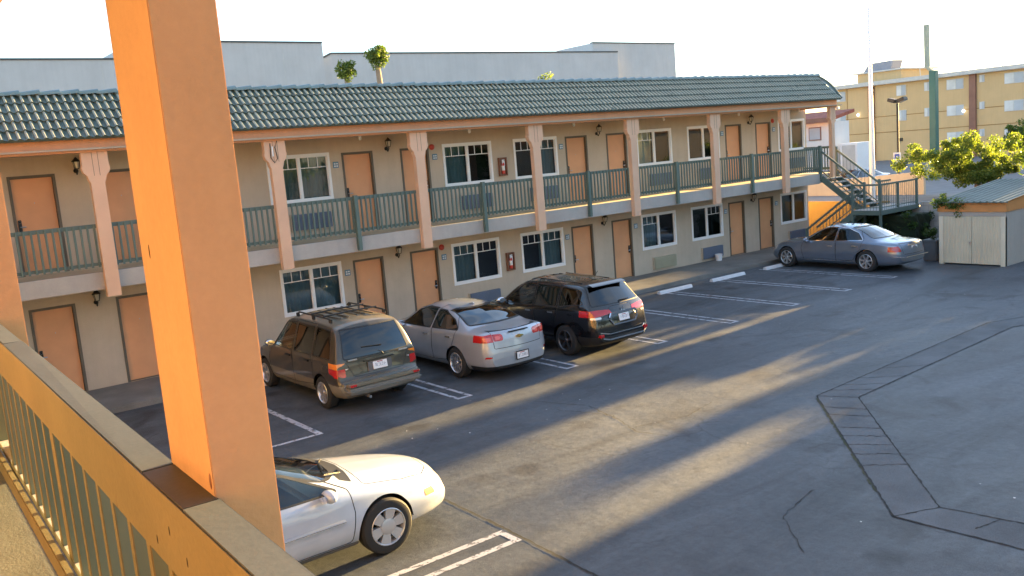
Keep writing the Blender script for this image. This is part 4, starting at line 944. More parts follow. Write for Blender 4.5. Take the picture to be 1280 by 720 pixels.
mb = MB(); mb.tube([(.62, -1.75, 5.50), (.60, -1.757, 5.15), (.68, -1.76, 5.02), (.77, -1.757, 5.12), (.73, -1.76, 5.40), (.80, -1.75, 5.56)], .011, 'black_iron', 6); mb.tube([(.66, -1.755, 5.42), (.655, -1.76, 5.18)], .022, 'white_paint', 8); mb.build('cable_loop', motel, 40)
for x in [3.4, 7.0, 11.1, 15.3, 19.4, 23.2]:
    mb = MB(); mb.lathe([(.05, 5.60), (.05, 5.56), (.035, 5.55), (.045, 5.50), (.03, 5.46), (.001, 5.45)], 'white_paint', 12, 'z', (x, -1.2, 0)); mb.build('ceiling_bulb', motel, 40)
for y, dz in ((-1.75, 0), (-1.5, -.06)):
    mb = MB(); mb.lathe([(.001, -.10), (.07, -.08), (.085, 0), (.05, .08), (.001, .1)], 'white_paint', 14, 'x', (25.02, y, 5.50 + dz)); mb.bar((24.93, y, 5.6), (25.02, y, 5.52 + dz), .03, .03, 'white_paint'); mb.build('security_light', motel, 50)
# ------------------------------------------------------------------ balcony railing of the motel
rail = thing('balcony_railing', (8, -1.53, DECK), 'dark green picket railing along the upper walkway', 'railing')
def rb(mb, name): o = mb.build(name, rail); o.matrix_parent_inverse = Matrix.Translation((-8, 1.53, -DECK)); return o
ends = [XL] + PX + [23.98]
for a, b in zip(ends, ends[1:]):
    if b - a < .3: continue
    a2, b2 = (a + .12 if a in PX else a), (b - .12 if b in PX else b)
    mb = MB(); mb.bbox(a2, b2, -1.555, -1.505, 3.895, 3.985, 'rail_green', .006); mb.bbox(a2, b2, -1.55, -1.51, 3.06, 3.13, 'rail_green', .005); rb(mb, 'handrail')
    mb = MB(); n = max(2, int(round((b2 - a2) / .139)))
    for i in range(n): x = a2 + (i + .5) * (b2 - a2) / n; mb.box(x - .021, x + .021, -1.592, -1.556, 3.03, 3.97, 'rail_green')
    rb(mb, 'pickets')
for k in range(-2, 5):
    x = 2.82 + 4.16 * (k)
    if x < 23: mb = MB(); mb.bbox(x - .055, x + .055, -1.71, -1.60, 2.56, 4.02, 'rail_green', .008); rb(mb, 'post')
mb = MB(); mb.bbox(23.94, 24.05, -1.62, -1.50, DECK - .2, 4.05, 'rail_green', .008); rb(mb, 'post')
rail2 = thing('balcony_railing', (26, 0, DECK), 'short green railing closing the far end of the walkway', 'railing')
mb = MB(); mb.bbox(25.16, 25.21, -.55, .35, 3.9, 3.99, 'rail_green', .005); mb.bbox(25.165, 25.205, -.55, .35, 3.06, 3.13, 'rail_green', .005)
o = mb.build('handrail', rail2); o.matrix_parent_inverse = Matrix.Translation((-26, 0, -DECK)); mb = MB()
for i in range(8): mb.box(25.16, 25.20, -1.42 + i * .13, -1.38 + i * .13, 3.0, 3.95, 'rail_green')
mb.bbox(25.15, 25.22, -1.5, -.5, 3.9, 3.985, 'rail_green', .004); mb.bbox(25.155, 25.215, -1.5, -.5, 3.02, 3.12, 'rail_green', .004)
o = mb.build('pickets', rail2); o.matrix_parent_inverse = Matrix.Translation((-26, 0, -DECK))
# ------------------------------------------------------------------ fittings on the motel wall
def lantern(x, z, label):
    t = thing('wall_lantern', (x, -.002, z), label, 'wall lamp', 'black lanterns between the doors'); mb = MB()
    mb.lathe([(.055, -.02), (.055, 0), (.001, 0)], 'black_iron', 12, 'y', (0, 0, -.12)); mb.tube([(0, -.02, -.12), (0, -.10, -.20), (0, -.17, -.12), (0, -.16, -.04)], .016, 'black_iron', 8)
    mb.lathe([(.001, .20), (.03, .17), (.10, .10), (.10, .085)], 'black_iron', 8, 'z', (0, -.16, 0)); mb.lathe([(.055, -.08), (.06, -.065), (.001, -.10)], 'black_iron', 8, 'z', (0, -.16, 0))
    for k in range(4): a = PI / 4 + k * PI / 2; mb.tube([(.055 * math.cos(a), -.16 + .055 * math.sin(a), -.07), (.09 * math.cos(a), -.16 + .09 * math.sin(a), .09)], .008, 'black_iron', 5)
    mb.build('lantern_frame', t, 40); mb = MB(); mb.lathe([(.045, -.065), (.078, .085)], 'lamp_glass', 8, 'z', (0, -.16, 0)); mb.build('lantern_glass', t, 40)
where = ['beside the bracket post nearest the corner', 'between the door pair above the silver sedan', 'between the door pair above the black SUV', 'between the door pair nearest the stairs']
for i, x in enumerate((-3.47, 4.85, 13.17, 21.49)):
    lantern(x, 5.32, 'black wall lantern on upper floor, ' + where[i])
    if i: lantern(x, 2.22, 'black wall lantern under the walkway, ' + ['', 'above the silver sedan', 'past the black SUV', 'nearest the stairs'][i])
    else: lantern(x, 2.20, 'black wall lantern under the walkway, between doors at the corner end')
for u, nm in ((0, 'ground floor wall between windows above the silver sedan'), (1, 'upper wall between the two windows')):
    z = 1.33 + u * H - .0; t = thing('extinguisher_cabinet', (8.99, 0, z), 'brown fire extinguisher cabinet on ' + nm, 'fire extinguisher'); mb = MB()
    w, h = .15, .29
    for a, b, c, d in ((-w, -w + .035, -h, h), (w - .035, w, -h, h), (-w + .035, w - .035, h - .035, h), (-w + .035, w - .035, -h, -h + .035)): mb.box(a, b, -.10, -.001, c, d, 'cabinet_wood')
    mb.box(-w + .035, w - .035, -.03, -.002, -h + .035, h - .035, 'cabinet_wood'); mb.build('cabinet', t)
    mb = MB(); mb.lathe([(.001, -.22), (.055, -.22), (.055, .08), (.03, .13), (.02, .16), (.001, .17)], 'ext_red', 14, 'z', (0, -.065, 0)); mb.lathe([(.056, -.12), (.056, .03)], 'white_paint', 14, 'z', (0, -.065, 0)); mb.bar((-.03, -.07, .18), (.05, -.09, .19), .02, .02, 'black_iron'); mb.tube([(.02, -.08, .16), (.065, -.085, .08), (.06, -.085, -.06)], .009, 'black_iron', 6); mb.build('extinguisher', t, 40)
    mb = MB(); mb.box(-.05, .06, -.094, -.09, .02, .22, 'plaque_white'); mb.build('notice', t)
for x, z, nm in ((6.40, 5.15, 'on upper wall beside the door with a room plaque'), (6.42, 2.12, 'under the walkway above the silver sedan'), (23.05, 5.2, 'on upper wall next to the last window')):
    t = MB(); t.lathe([(.001, -.09), (.03, -.085), (.085, -.05), (.09, -.02), (.04, -.015), (.04, 0)], 'bell_red', 18, 'y', (0, 0, 0)); o = t.build('alarm_bell', None, 40, loc=(x, -.002, z)); tag(o, 'round red fire alarm bell ' + nm, 'alarm bell')
# ------------------------------------------------------------------ ground, pavement, markings
mb = MB(); mb.add([(-700, -700, GZ), (27.3, -700, GZ), (27.3, 700, GZ), (-700, 700, GZ)], [(0, 1, 2, 3)], 'asphalt'); struct(mb.build('ground'))
mb = MB()
xs = [26.1, 30, 34, 38, 44, 60, 120, 900]; zs = [1.42, 1.38, 1.15, .85, .72, .60, .5, .5]
for y0, y1, x0 in ((-700, -2.45, 26.1), (-2.45, 700, 27.35)):
    vs = [(x, y, z) for x, z in zip([x0] + xs[1:], zs) for y in (y0, y1)]; o = len(mb.v) // 1
    mb.add(vs, [(2 * i, 2 * i + 2, 2 * i + 3, 2 * i + 1) for i in range(len(xs) - 1)], 'upper_asphalt')
struct(mb.build('upper_ground', normals=False))
mb = MB(); mb.bbox(XL, 25.9, -2.33, -.004, GZ - .1, 0, 'sidewalk', .02); struct(mb.build('sidewalk'))
def hairpin(x, y0, y1, name='parking_line', w=.085, g=.30):
    mb = MB(); z = GZ + .004
    for s in (-1, 1): mb.add([(x + s * g / 2 - w / 2, y0, z), (x + s * g / 2 + w / 2, y0, z), (x + s * g / 2 + w / 2, y1, z), (x + s * g / 2 - w / 2, y1, z)], [(0, 1, 2, 3)], 'line_paint')
    mb.add([(x - g / 2 + w / 2, y1, z), (x + g / 2 - w / 2, y1, z), (x + g / 2 - w / 2, y1 + w, z), (x - g / 2 + w / 2, y1 + w, z)], [(0, 1, 2, 3)], 'line_paint'); struct(mb.build(name, normals=False))
for x, y1 in ((1.62, -7.86), (4.60, -7.86), (7.55, -7.9), (10.34, -7.88), (13.11, -7.86), (15.75, -7.86), (18.37, -7.86)): hairpin(x, -2.75, y1)
z = GZ + .004; mb = MB(); mb.add([(-1.62, -2.8, z), (-1.50, -2.8, z), (-1.50, -7.65, z), (-1.62, -7.65, z)], [(0, 1, 2, 3)], 'line_paint'); mb.add([(-4.5, -7.65, z), (-1.62, -7.65, z), (-1.62, -7.56, z), (-4.5, -7.56, z)], [(0, 1, 2, 3)], 'line_paint'); struct(mb.build('parking_line', normals=False))
for yc in (-13.9,):
    mb = MB()
    for s in (-1, 1): mb.add([(-6.6, yc + s * .17 - .05, z), (-1.85, yc + s * .17 - .05, z), (-1.85, yc + s * .17 + .05, z), (-6.6, yc + s * .17 + .05, z)], [(0, 1, 2, 3)], 'line_paint')
    mb.add([(-1.95, yc - .12, z), (-1.85, yc - .12, z), (-1.85, yc + .12, z), (-1.95, yc + .12, z)], [(0, 1, 2, 3)], 'line_paint'); struct(mb.build('parking_line', normals=False))
# concrete drainage gutter crossing the lot
A, A2, B, B2, Cc, C2 = (5.76, -13.38), (6.10, -14.02), (1.78, -17.13), (2.40, -17.40), (1.90, -18.9), (2.62, -18.6)
D, D2, E1, E2 = (13.2, -13.08), (13.0, -13.72), (22, -16.6), (22, -17.4)
F1, F2 = (-1.5, -24), (-.8, -24)
zg = GZ + .004; mb = MB()
for q in ((A, A2, B2, B), (D, D2, A2, A), (B, B2, C2, Cc), (D, E1, E2, D2), (Cc, C2, (3.4, -24), (2.6, -24))): mb.add([(x, y, zg) for x, y in q], [(0, 1, 2, 3)], 'gutter')
struct(mb.build('drainage_gutter'))
def crackline(mb, pts, w, m, wob=.03, z=GZ + .008, step=.12, rr=random.Random(11)):
    P_ = []
    for (a, b) in zip(pts, pts[1:]):
        a, b = Vector(a), Vector(b); n = max(1, int((b - a).length / step))
        for i in range(n): P_.append(a + (b - a) * i / n + Vector((rr.uniform(-wob, wob), rr.uniform(-wob, wob))))
    P_.append(Vector(pts[-1])); vs = []
    for i, p in enumerate(P_):
        d = (P_[min(i + 1, len(P_) - 1)] - P_[max(0, i - 1)]).normalized(); n = Vector((-d.y, d.x)); ww = w * rr.uniform(.35, 1.35)
        vs += [(p.x - n.x * ww, p.y - n.y * ww, z), (p.x + n.x * ww, p.y + n.y * ww, z)]
    mb.add(vs, [(2 * i, 2 * i + 2, 2 * i + 3, 2 * i + 1) for i in range(len(P_) - 1)], m)
mb = MB()
for ln in ([A, B], [A2, B2], [A, D], [A2, D2], [B, Cc], [B2, C2], [D, E1], [D2, E2], [A, A2], [B, B2], [Cc, (2.6, -24)], [C2, (3.4, -24)]): crackline(mb, ln, .013, 'crack', .009, step=.05)
for t in (.13, .21, .34, .42, .50, .58, .67):
    a = Vector(A).lerp(Vector(B), t); b = Vector(A2).lerp(Vector(B2), t + .02); crackline(mb, [a, b], .011, 'crack', .016, step=.05)
for t in (.06, .12, .2, .32): a = Vector(A).lerp(Vector(D), t); b = Vector(A2).lerp(Vector(D2), t * 1.2 + .02); crackline(mb, [a, b], .008, 'crack', .016, step=.05)
crackline(mb, [(2.05, -18.0), (2.5, -18.1)], .010, 'crack', .02, step=.05)
crackline(mb, [(-1.70, -9.9), (-1.76, -11.6), (-1.78, -13.6), (-1.86, -15.4), (-1.9, -19)], .016, 'crack', .010, step=.06)
crackline(mb, [(2.2, -10.1), (2.6, -11.2), (2.2, -12.2), (2.35, -12.8)], .007, 'crack', .025, step=.06); crackline(mb, [(2.3, -12.0), (3.4, -12.3), (4.3, -12.1)], .006, 'crack', .02, step=.06)
crackline(mb, [(2.3, -9.3), (2.75, -10.4), (2.5, -11.4)], .008, 'crack', .02, step=.06); crackline(mb, [(1.9, -15.9), (.9, -16.1), (.2, -16.9)], .006, 'crack', .02, step=.06)
struct(mb.build('pavement_cracks'))
mb = MB(); crackline(mb, [Vector(A).lerp(Vector(B), .03) + Vector((-.015, .01)), Vector(A).lerp(Vector(B), .85) + Vector((-.015, .01))], .022, 'moss', .012, GZ + .006, .06); o = mb.build('moss'); o['kind'] = 'stuff'
# litter specks
mb = MB(); rr = random.Random(9)
for i in range(70):
    x, y = (rr.uniform(-1, 4), rr.uniform(-10, -8)) if i < 16 else (rr.uniform(0, 20), rr.uniform(-19, -8)); s_ = rr.uniform(.008, .022); a = rr.uniform(0, 3)
    mb.add([(x + s_ * math.cos(a + q * PI / 2) * rr.uniform(.4, 1), y + s_ * math.sin(a + q * PI / 2), GZ + .006 + .006 * (q % 2)) for q in range(4)], [(0, 1, 2, 3)], 'white_paint' if rr.random() < .5 else 'concrete_pale')
o = mb.build('litter'); o['kind'] = 'stuff'
def stop(x, y, L, lab):
    mb = MB(); mb.prism([(-.085, 0), (-.06, .075), (-.035, .10), (.035, .10), (.06, .075), (.085, 0)], 'x', -L / 2, L / 2, 'wheel_stop')
    for s in (-1, 1): mb.lathe([(.014, .101), (.001, .103)], 'crack', 8, 'z', (s * L * .35, 0, 0))
    o = mb.build('wheel_stop', None, loc=(x, y, GZ)); tag(o, lab, 'wheel stop', 'concrete wheel stops along the walkway')
stop(13.45, -2.98, 1.55, 'white concrete wheel stop nearest the black SUV, beside sunlit pavement'); stop(16.2, -2.94, 1.75, 'white concrete wheel stop between the two empty parking bays'); stop(19.0, -3.0, 1.6, 'white concrete wheel stop against the blue saloon front wheel')
stop(10.6, -2.95, 1.6, 'white concrete wheel stop in front of the black SUV nose'); stop(1.75, -2.95, 1.6, 'white concrete wheel stop between minivan and silver sedan noses'); stop(-1.2, -2.9, 1.6, 'white concrete wheel stop at the minivan front wheel, near the post')
t = MB(); t.lathe([(.001, .012), (.10, .012), (.10, 0), (.115, .0), (.145, .24), (.15, .25), (.142, .25), (.11, .02)], 'bucket', 24); tag(t.build('bucket', None, 40, loc=(18.9, -.35, .0)), 'small white bucket standing on walkway under the window', 'bucket')
# ------------------------------------------------------------------ our own wing: post, railing, walkway
wing = thing('motel_wing', (-7.62, -20.65, 0), 'orange posted motel wing with upper walkway, nearest the viewer', 'motel', rz=R(-1.36))
def nb(mb, name, smooth=None, par=None): return mb.build(name, par or wing, smooth)
for y in (-4.2, 0, 4.41, 8.6, 12.8, 16.9):
    mb = MB(); mb.bbox(0, .165, y, y + .39, 2.36, 5.6, 'orange_stucco', .003)
    prof = [(u + y + .195, 6.1 - (3.20 - w)) for u, w in post_profile(.195, .14) if w > 2]
    mb.prism(prof[:], 'x', .002, .163, 'orange_stucco'); nb(mb, 'post')
mb = MB(); mb.box(-1.7, -.0, -12, 18.9, 2.60, 2.915, 'near_floor'); nb(mb, 'walkway_deck')
mb = MB(); mb.bbox(.0, .06, -12, 18.9, SLAB0, 2.93, 'stucco_slab', .01); nb(mb, 'slab_edge')
mb = MB(); mb.box(-1.95, -1.7, -12, 18.9, GZ, 6.1, 'wing_wall'); nb(mb, 'wall')
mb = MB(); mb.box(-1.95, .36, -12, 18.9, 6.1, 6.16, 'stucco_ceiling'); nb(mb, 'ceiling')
mb = MB(); mb.bbox(.30, .37, -12, 18.9, 6.06, 6.36, 'salmon', .01); mb.add([(.45, -12, 6.33), (.45, 18.9, 6.33), (-.75, 18.9, 7.3), (-.75, -12, 7.3)], [(0, 1, 2, 3)], 'roof_tile'); mb.add([(-.75, -12, 7.3), (-.75, 18.9, 7.3), (-2, 18.9, 6.4), (-2, -12, 6.4)], [(0, 1, 2, 3)], 'roof_tile'); nb(mb, 'roof')
for y in (-9.2, -6.6, -1.0, 2.4, 7.6, 10.2):
    for z in (2.93, 0):
        mb = MB(); mb.bbox(-1.705, -1.68, y, y + .93, z, z + 2.1, 'door_orange', .004); d = nb(mb, 'door'); mb = MB(); mb.lathe([(.03, .0), (.03, .05), (.001, .06)], 'metal_grey', 10, 'x', (-1.69, y + .1, z + 1)); nb(mb, 'door_handle', 40, d)
nr = thing('walkway_railing', (-7.62, -20.65, 0), 'ochre and dark green wooden railing with a weathered grey cap', 'railing', rz=R(-1.36))
def nrb(mb, name, smooth=None): return mb.build(name, nr, smooth)
for a, b, m in ((-9, -.02, 'cap_grey'), (-.0185, .37, 'cap_brown'), (.3715, 3.3, 'cap_grey'), (3.302, 9, 'cap_grey'), (9.005, 18.3, 'cap_grey')):
    mb = MB(); mb.bbox(-.0918, .006 if b < 18 else 0, a, b, 3.9625, 3.998, m, .004)
    # slight cupping and nicks along the edges
    rr = random.Random(int(a * 10)); mb.v = [(v[0] + rr.uniform(-.002, .002), v[1], v[2] + rr.uniform(-.0015, .0015)) for v in mb.v]
    nrb(mb, 'cap_board')
mb = MB(); mb.bbox(-.0945, -.055, -9, 18.3, 3.775, 3.962, 'rail_tan', .004); mb.box(-.0943, -.0921, -9, 18.3, 3.958, 3.9965, 'rail_tan'); nrb(mb, 'face_board')
mb = MB()
for y, z in ((.12, 3.90), (-.02, 3.86), (.27, 3.83)):   # chips and a rusted fixing on the board
    bm = bmesh.new(); bmesh.ops.create_uvsphere(bm, u_segments=8, v_segments=6, radius=1); mb.addbm(bm, 'crack', Matrix.Translation((-.0948, y, z)) @ Matrix.Diagonal((.0015, .004, .014, 1)))
nrb(mb, 'chips')
mb = MB(); bm = bmesh.new(); bmesh.ops.create_uvsphere(bm, u_segments=10, v_segments=8, radius=1); mb.addbm(bm, 'cabinet_wood', Matrix.Translation((-.0005, .022, 4.035)) @ Matrix.Diagonal((.002, .009, .022, 1))); bm = bmesh.new(); bmesh.ops.create_uvsphere(bm, u_segments=8, v_segments=6, radius=1); mb.addbm(bm, 'crack', Matrix.Translation((-.0005, .30, 4.62)) @ Matrix.Diagonal((.0015, .003, .02, 1))); nb(mb, 'rust_mark')
mb = MB(); mb.bbox(-.055, .02, -9, 18.3, 3.02, 3.06, 'rail_dust', .004); nrb(mb, 'bottom_rail')
mb = MB(); mb.bbox(-.118, -.085, -9, 18.3, 2.99, 3.095, 'rail_tan', .005); nrb(mb, 'kick_board')
ys = [.35 + .245 * k for k in range(-38, 74)]; far = []
for y in ys:
    if any(p - .03 < y < p + .42 for p in (-4.2, 4.41, 8.6, 12.8, 16.9)): continue
    wide = .045 if abs(y - 2.31) < .1 else .0205
    mb = MB() if y < 14 else (far[0] if far else far.append(MB()) or far[0])
    mb.box(-.050, .030, y - wide, y + wide, 3.061, 3.96, 'picket_green'); mb.box(-.0555, -.0502, y - wide, y + wide, 3.061, 3.96, 'rail_tan')
    if y < 14: nrb(mb, 'picket')
if far: o = nrb(far[0], 'picket'); o['kind'] = 'stuff'
# ------------------------------------------------------------------ outdoor staircase
st = thing('outdoor_staircase', (24, -3, GZ), 'green steel staircase with a half landing at the walkway end', 'stairs')
def sb(mb, name): o = mb.build(name, st); o.matrix_parent_inverse = Matrix.Translation((-24, 3, -GZ)); return o
g = 'rail_green'
def flight(x0, x1, ya, za, yb, zb, n, hr, picket):
    for x in (x0, x1): mb = MB(); mb.bar((x, ya, za - .17), (x, yb, zb - .17), .05, .24, g); sb(mb, 'stringer')
    for i in range(n):
        t = (i + .6) / n; y = ya + (yb - ya) * t; z = za + (zb - za) * (i + 1) / (n + 1); mb = MB(); mb.bbox(x0 + .03, x1 - .03, y - .14, y + .14, z - .045, z, 'concrete_pale', .008); sb(mb, 'tread')
    for x in (x0, x1):
        mb = MB(); mb.bar((x, ya, za + hr), (x, yb, zb + hr), .05, .075, g); sb(mb, 'handrail')
        mb = MB()
        mb.bar((x, ya, za + .12), (x, yb, zb + .12), .035, .035, 'rail_tan' if picket < 2 else g)
        k = int(abs(yb - ya) / .15)
        for i in range(1, k): t = i / k; y = ya + (yb - ya) * t; z = za + (zb - za) * t; mb.box(x - .006, x + .006, y - .006, y + .006, z + .12, z + hr - .03, g)
        sb(mb, 'balusters')
flight(24.02, 25.1, -1.6, 2.9, -3.47, 1.5, 7, .92, 1); flight(23.28, 23.95, -3.45, 1.5, -1.35, 0.0, 8, .72, 2)
mb = MB(); mb.bbox(23.22, 26.0, -4.6, -3.40, 1.38, 1.5, 'concrete_pale', .01); mb.box(23.2, 23.218, -4.62, -3.40, 1.32, 1.49, g); mb.box(23.2, 26.0, -4.622, -4.603, 1.32, 1.49, g); sb(mb, 'landing')
mb = MB(); mb.bbox(23.22, 25.95, -4.60, -4.55, 2.43, 2.50, g, .006); mb.bbox(23.225, 23.275, -4.548, -3.4, 2.43, 2.50, g, .006); mb.bbox(25.08, 25.95, -3.49, -3.44, 2.43, 2.50, g, .006); sb(mb, 'handrail')
mb = MB(); mb.bar((23.25, -4.575, 1.60), (25.95, -4.575, 1.60), .03, .03, g); mb.bar((23.25, -4.55, 1.60), (23.25, -3.42, 1.60), .03, .03, g)
for i in range(1, 20): x = 23.25 + i * .135; mb.box(x - .006, x + .006, -4.581, -4.569, 1.5, 2.44, g)
for i in range(1, 9): y = -4.55 + i * .13; mb.box(23.244, 23.256, y - .006, y + .006, 1.5, 2.44, g)
for i in range(1, 6): x = 25.1 + i * .135; mb.box(x - .008, x + .008, -3.473, -3.457, 1.5, 2.44, g)
sb(mb, 'balusters')
for x, y, z0, z1 in ((23.25, -4.575, GZ, 2.53), (23.25, -3.42, GZ, 2.53), (24.02, -3.47, GZ, 2.53), (25.1, -3.47, 1.3, 2.56), (24.5, -4.575, 1.4, 2.5), (25.9, -4.575, 1.4, 2.52), (25.1, -1.6, 2.6, 3.95), (23.28, -1.33, 0, .76)):
    mb = MB(); mb.box(x - .04, x + .04, y - .04, y + .04, z0, z1, g); sb(mb, 'post')
# ------------------------------------------------------------------ hedge, walls, shed, planter
def leafy_box(x0, x1, y0, y1, z0, z1, n, size, m, name, label, cat, lump=.14):
    root = thing(name, ((x0 + x1) / 2, (y0 + y1) / 2, z0), label, cat); cx, cy = (x0 + x1) / 2, (y0 + y1) / 2
    cs, rs = [], []
    for i in range(int((x1 - x0) * (y1 - y0) * (z1 - z0) * 14) + 8):
        cs.append((random.uniform(x0, x1) - cx, random.uniform(y0, y1) - cy, random.uniform(0, z1 - z0 - .05))); rs.append(random.uniform(.5, 1.3) * lump + .08)
    mb = MB(); leaves(mb, cs, rs, n, size, m); mb.build('foliage', root, normals=False)
    mb = MB(); i = .12; bm = bmesh.new(); bmesh.ops.create_cube(bm, size=1); bmesh.ops.subdivide_edges(bm, edges=bm.edges[:], cuts=5, use_grid_fill=True)
    for v in bm.verts: v.co = Vector((v.co.x * (x1 - x0 - 2 * i), v.co.y * (y1 - y0 - 2 * i), (v.co.z + .5) * (z1 - z0 - i))) + Vector(RNG.normal(size=3)) * .04
    mb.addbm(bm, 'hedge_core'); mb.build('stems', root)
    return root
leafy_box(24.35, 25.75, -5.35, -2.35, GZ, 1.30, 7500, .07, 'leaf_dark', 'hedge', 'clipped dark green hedge under the stair landing', 'hedge')
mb = MB(); mb.bbox(26.0, 26.2, -40, -4.66, GZ, 1.56, 'block', .01); mb.bbox(26.0, 26.2, -4.65, -2.4, GZ, 1.36, 'block', .01); tag(mb.build('retaining_wall'), 'grey block retaining wall behind hedge and shed', 'wall')
mb = MB(); mb.bbox(27.2, 27.4, -2.6, 14, GZ, 1.48, 'ochre_wall', .01); tag(mb.build('boundary_wall'), 'low ochre painted wall behind the lower stair flight', 'wall')
mb = MB(); mb.prism([(-.6, .8), (16, .8), (16, 1.95), (3.9, 1.98), (-.6, 2.28)], 'x', 34, 34.2, 'cream_wall'); tag(mb.build('garden_wall'), 'cream plastered low wall in front of the far parked cars', 'wall')
sh = thing('storage_shed', (23, -8.8, GZ), 'low white shed with corrugated double doors and orange fascia', 'shed')
def hb(mb, name, par=None, smooth=None):
    o = mb.build(name, par or sh, smooth)
    if not par: o.matrix_parent_inverse = Matrix.Translation((-23, 8.8, -GZ))
    return o
mb = MB(); sx0, sx1, sy0, sy1 = 21.5, 25.9, -9.86, -7.70
mb.box(sx0, sx1, sy0, sy0 + .12, GZ, 1.64, 'shed_wall'); mb.box(sx0, sx1, sy1 - .12, sy1, GZ, 1.64, 'shed_wall'); mb.box(sx1 - .1, sx1, sy0 + .12, sy1 - .12, GZ, 1.64, 'shed_wall'); mb.box(sx0 + .001, sx0 + .12, sy0 + .12, sy1 - .12, 1.50, 1.638, 'shed_wall'); hb(mb, 'wall')
mb = MB(); mb.bbox(sx0 - .04, sx0 + .05, sy0 - .04, sy1 + .04, 1.645, 1.96, 'shed_orange', .008); mb.prism([(sx0 + .052, 1.645), (sx1, 1.645), (sx1, 2.33), (sx0 + .052, 1.96)], 'y', sy0 - .04, sy0 + .03, 'shed_orange'); mb.prism([(sx0 + .052, 1.645), (sx1, 1.645), (sx1, 2.33), (sx0 + .052, 1.96)], 'y', sy1 - .03, sy1 + .04, 'shed_orange'); hb(mb, 'fascia')
mb = MB(); n = 70; vs = []
for i in range(n + 1):
    y = sy0 - .14 + (sy1 - sy0 + .28) * i / n; h = .03 if i % 6 in (0, 1) else 0.0
    vs += [(sx0 - .16, y, 1.975 + h), (sx1 + .1, y, 2.36 + h), (sx0 - .16, y, 1.945)]
mb.add(vs, [(3 * i, 3 * i + 1, 3 * i + 4, 3 * i + 3) for i in range(n)] + [(3 * i + 2, 3 * i, 3 * i + 3, 3 * i + 5) for i in range(n)], 'shed_roof'); hb(mb, 'roof')
for k, (a, b) in enumerate(((sy0 + .16, -8.80), (-8.785, sy1 - .16))):
    mb = MB(); n = 18; vs = []
    for i in range(n * 4 + 1):
        y = a + (b - a) * i / (n * 4); x = sx0 - .005 - (.03 if (i % 4) in (1, 2) else 0) ; vs += [(x, y, GZ + .05), (x, y, 1.49)]
    mb.add(vs, [(2 * i, 2 * i + 2, 2 * i + 3, 2 * i + 1) for i in range(n * 4)], 'shed_white'); mb.box(sx0 + .012, sx0 + .03, a, b, GZ + .05, 1.49, 'shed_white')
    d = hb(mb, 'door'); d.matrix_parent_inverse = Matrix.Translation((-23, 8.8, -GZ))
    if k: mb = MB(); mb.bbox(sx0 - .07, sx0 - .03, -8.79, -8.72, .60, .66, 'metal_grey', .006); mb.build('latch', d)
for y in (sy0 + .075, sy1 - .08): mb = MB(); mb.bbox(sx0 - .02, sx0 + .10, y - .075, y + .075, GZ, 1.49, 'shed_white', .006); hb(mb, 'door_post')
cs = [(sx0 - .1 + random.uniform(-.08, .1), sy1 + .15 - abs(random.gauss(0, .5)), 1.93 + random.uniform(-.12, .12)) for i in range(26)] + [(sx0 + random.uniform(0, .8), sy1 + .05, 1.95 + random.uniform(-.2, .2)) for i in range(10)] + [(sx0 - .06, -8.3 + random.uniform(-.1, .1), 1.6 + random.uniform(-.15, .3)) for i in range(5)]
mb = MB(); leaves(mb, cs, [.13] * len(cs), 900, .05, 'leaf_green'); tag(mb.build('creeper', normals=False), 'green creeper trailing over the shed roof corner', 'creeper')
pl = thing('planter', (22.15, -7.15, GZ), 'grey planter with dark shrub between blue saloon and shed', 'planter')
mb = MB(); mb.bbox(-.24, .24, -.24, .24, 0, .72, 'bin_grey', .03); mb.bbox(-.27, .27, -.27, .27, .66, .74, 'bin_grey', .02); mb.build('pot', pl, 40)
mb = MB(); leaves(mb, [(random.gauss(0, .12), random.gauss(0, .12), .78 + random.random() * .3) for i in range(12)], [.10] * 12, 450, .05, 'leaf_dark'); mb.build('shrub', pl, normals=False)
# ------------------------------------------------------------------ trees
def tree(name, loc, label, cat, trunk, crown_c, crown_r, n, size, m, seed=1, squash=.8, group=None, clump=(.16, .34)):
    """tapered trunk, forking limbs and a crown of leaf-sized faces in uneven clumps with gaps"""
    random.seed(seed); root = thing(name, loc, label, cat, group); mb = MB()
    th, tr = trunk[0], trunk[1]; tips = []
    def limb(p, d, L, r, lev):
        pts = [Vector(p)]; q = Vector(p); dd = Vector(d)
        for i in range(4): dd = (dd + Vector((random.gauss(0, .16), random.gauss(0, .16), random.gauss(.03, .1)))).normalized(); q = q + dd * L / 4; pts.append(q.copy())
        mb.tube(pts, [r * (1 - .13 * i) for i in range(5)], 'bark', 7 if lev < 2 else 5)
        if lev < 2:
            for k in range(3 if lev == 0 else 3):
                a = random.uniform(0, 2 * PI); nd = (dd + Vector((math.cos(a), math.sin(a), random.uniform(-.1, .35))) * .75).normalized(); limb(pts[-1 - (k % 2)], nd, L * .68, r * .5, lev + 1)
        else: tips.append(pts[-1])
    for k in range(trunk[2] if len(trunk) > 2 else 1):
        a = 2 * PI * k / 5 + random.random(); sp = .55 if len(trunk) > 2 else .1
        limb((0, 0, -.1), Vector((math.cos(a) * sp, math.sin(a) * sp, 1)).normalized(), th, tr, 0)
    mb.build('trunk', root, 60)
    cs, rs = [], []
    for i in range(84):
        d = Vector(RNG.normal(size=3)).normalized() * random.uniform(.35, 1.0)
        cs.append((crown_c[0] + d.x * crown_r[0], crown_c[1] + d.y * crown_r[1], crown_c[2] + d.z * crown_r[2])); rs.append(random.uniform(*clump) * min(crown_r))
    for t in tips: cs.append(tuple(t)); rs.append(.26 * min(crown_r))
    mb = MB(); leaves(mb, cs, rs, n, size, m, squash); mb.build('crown', root, normals=False)
    return root
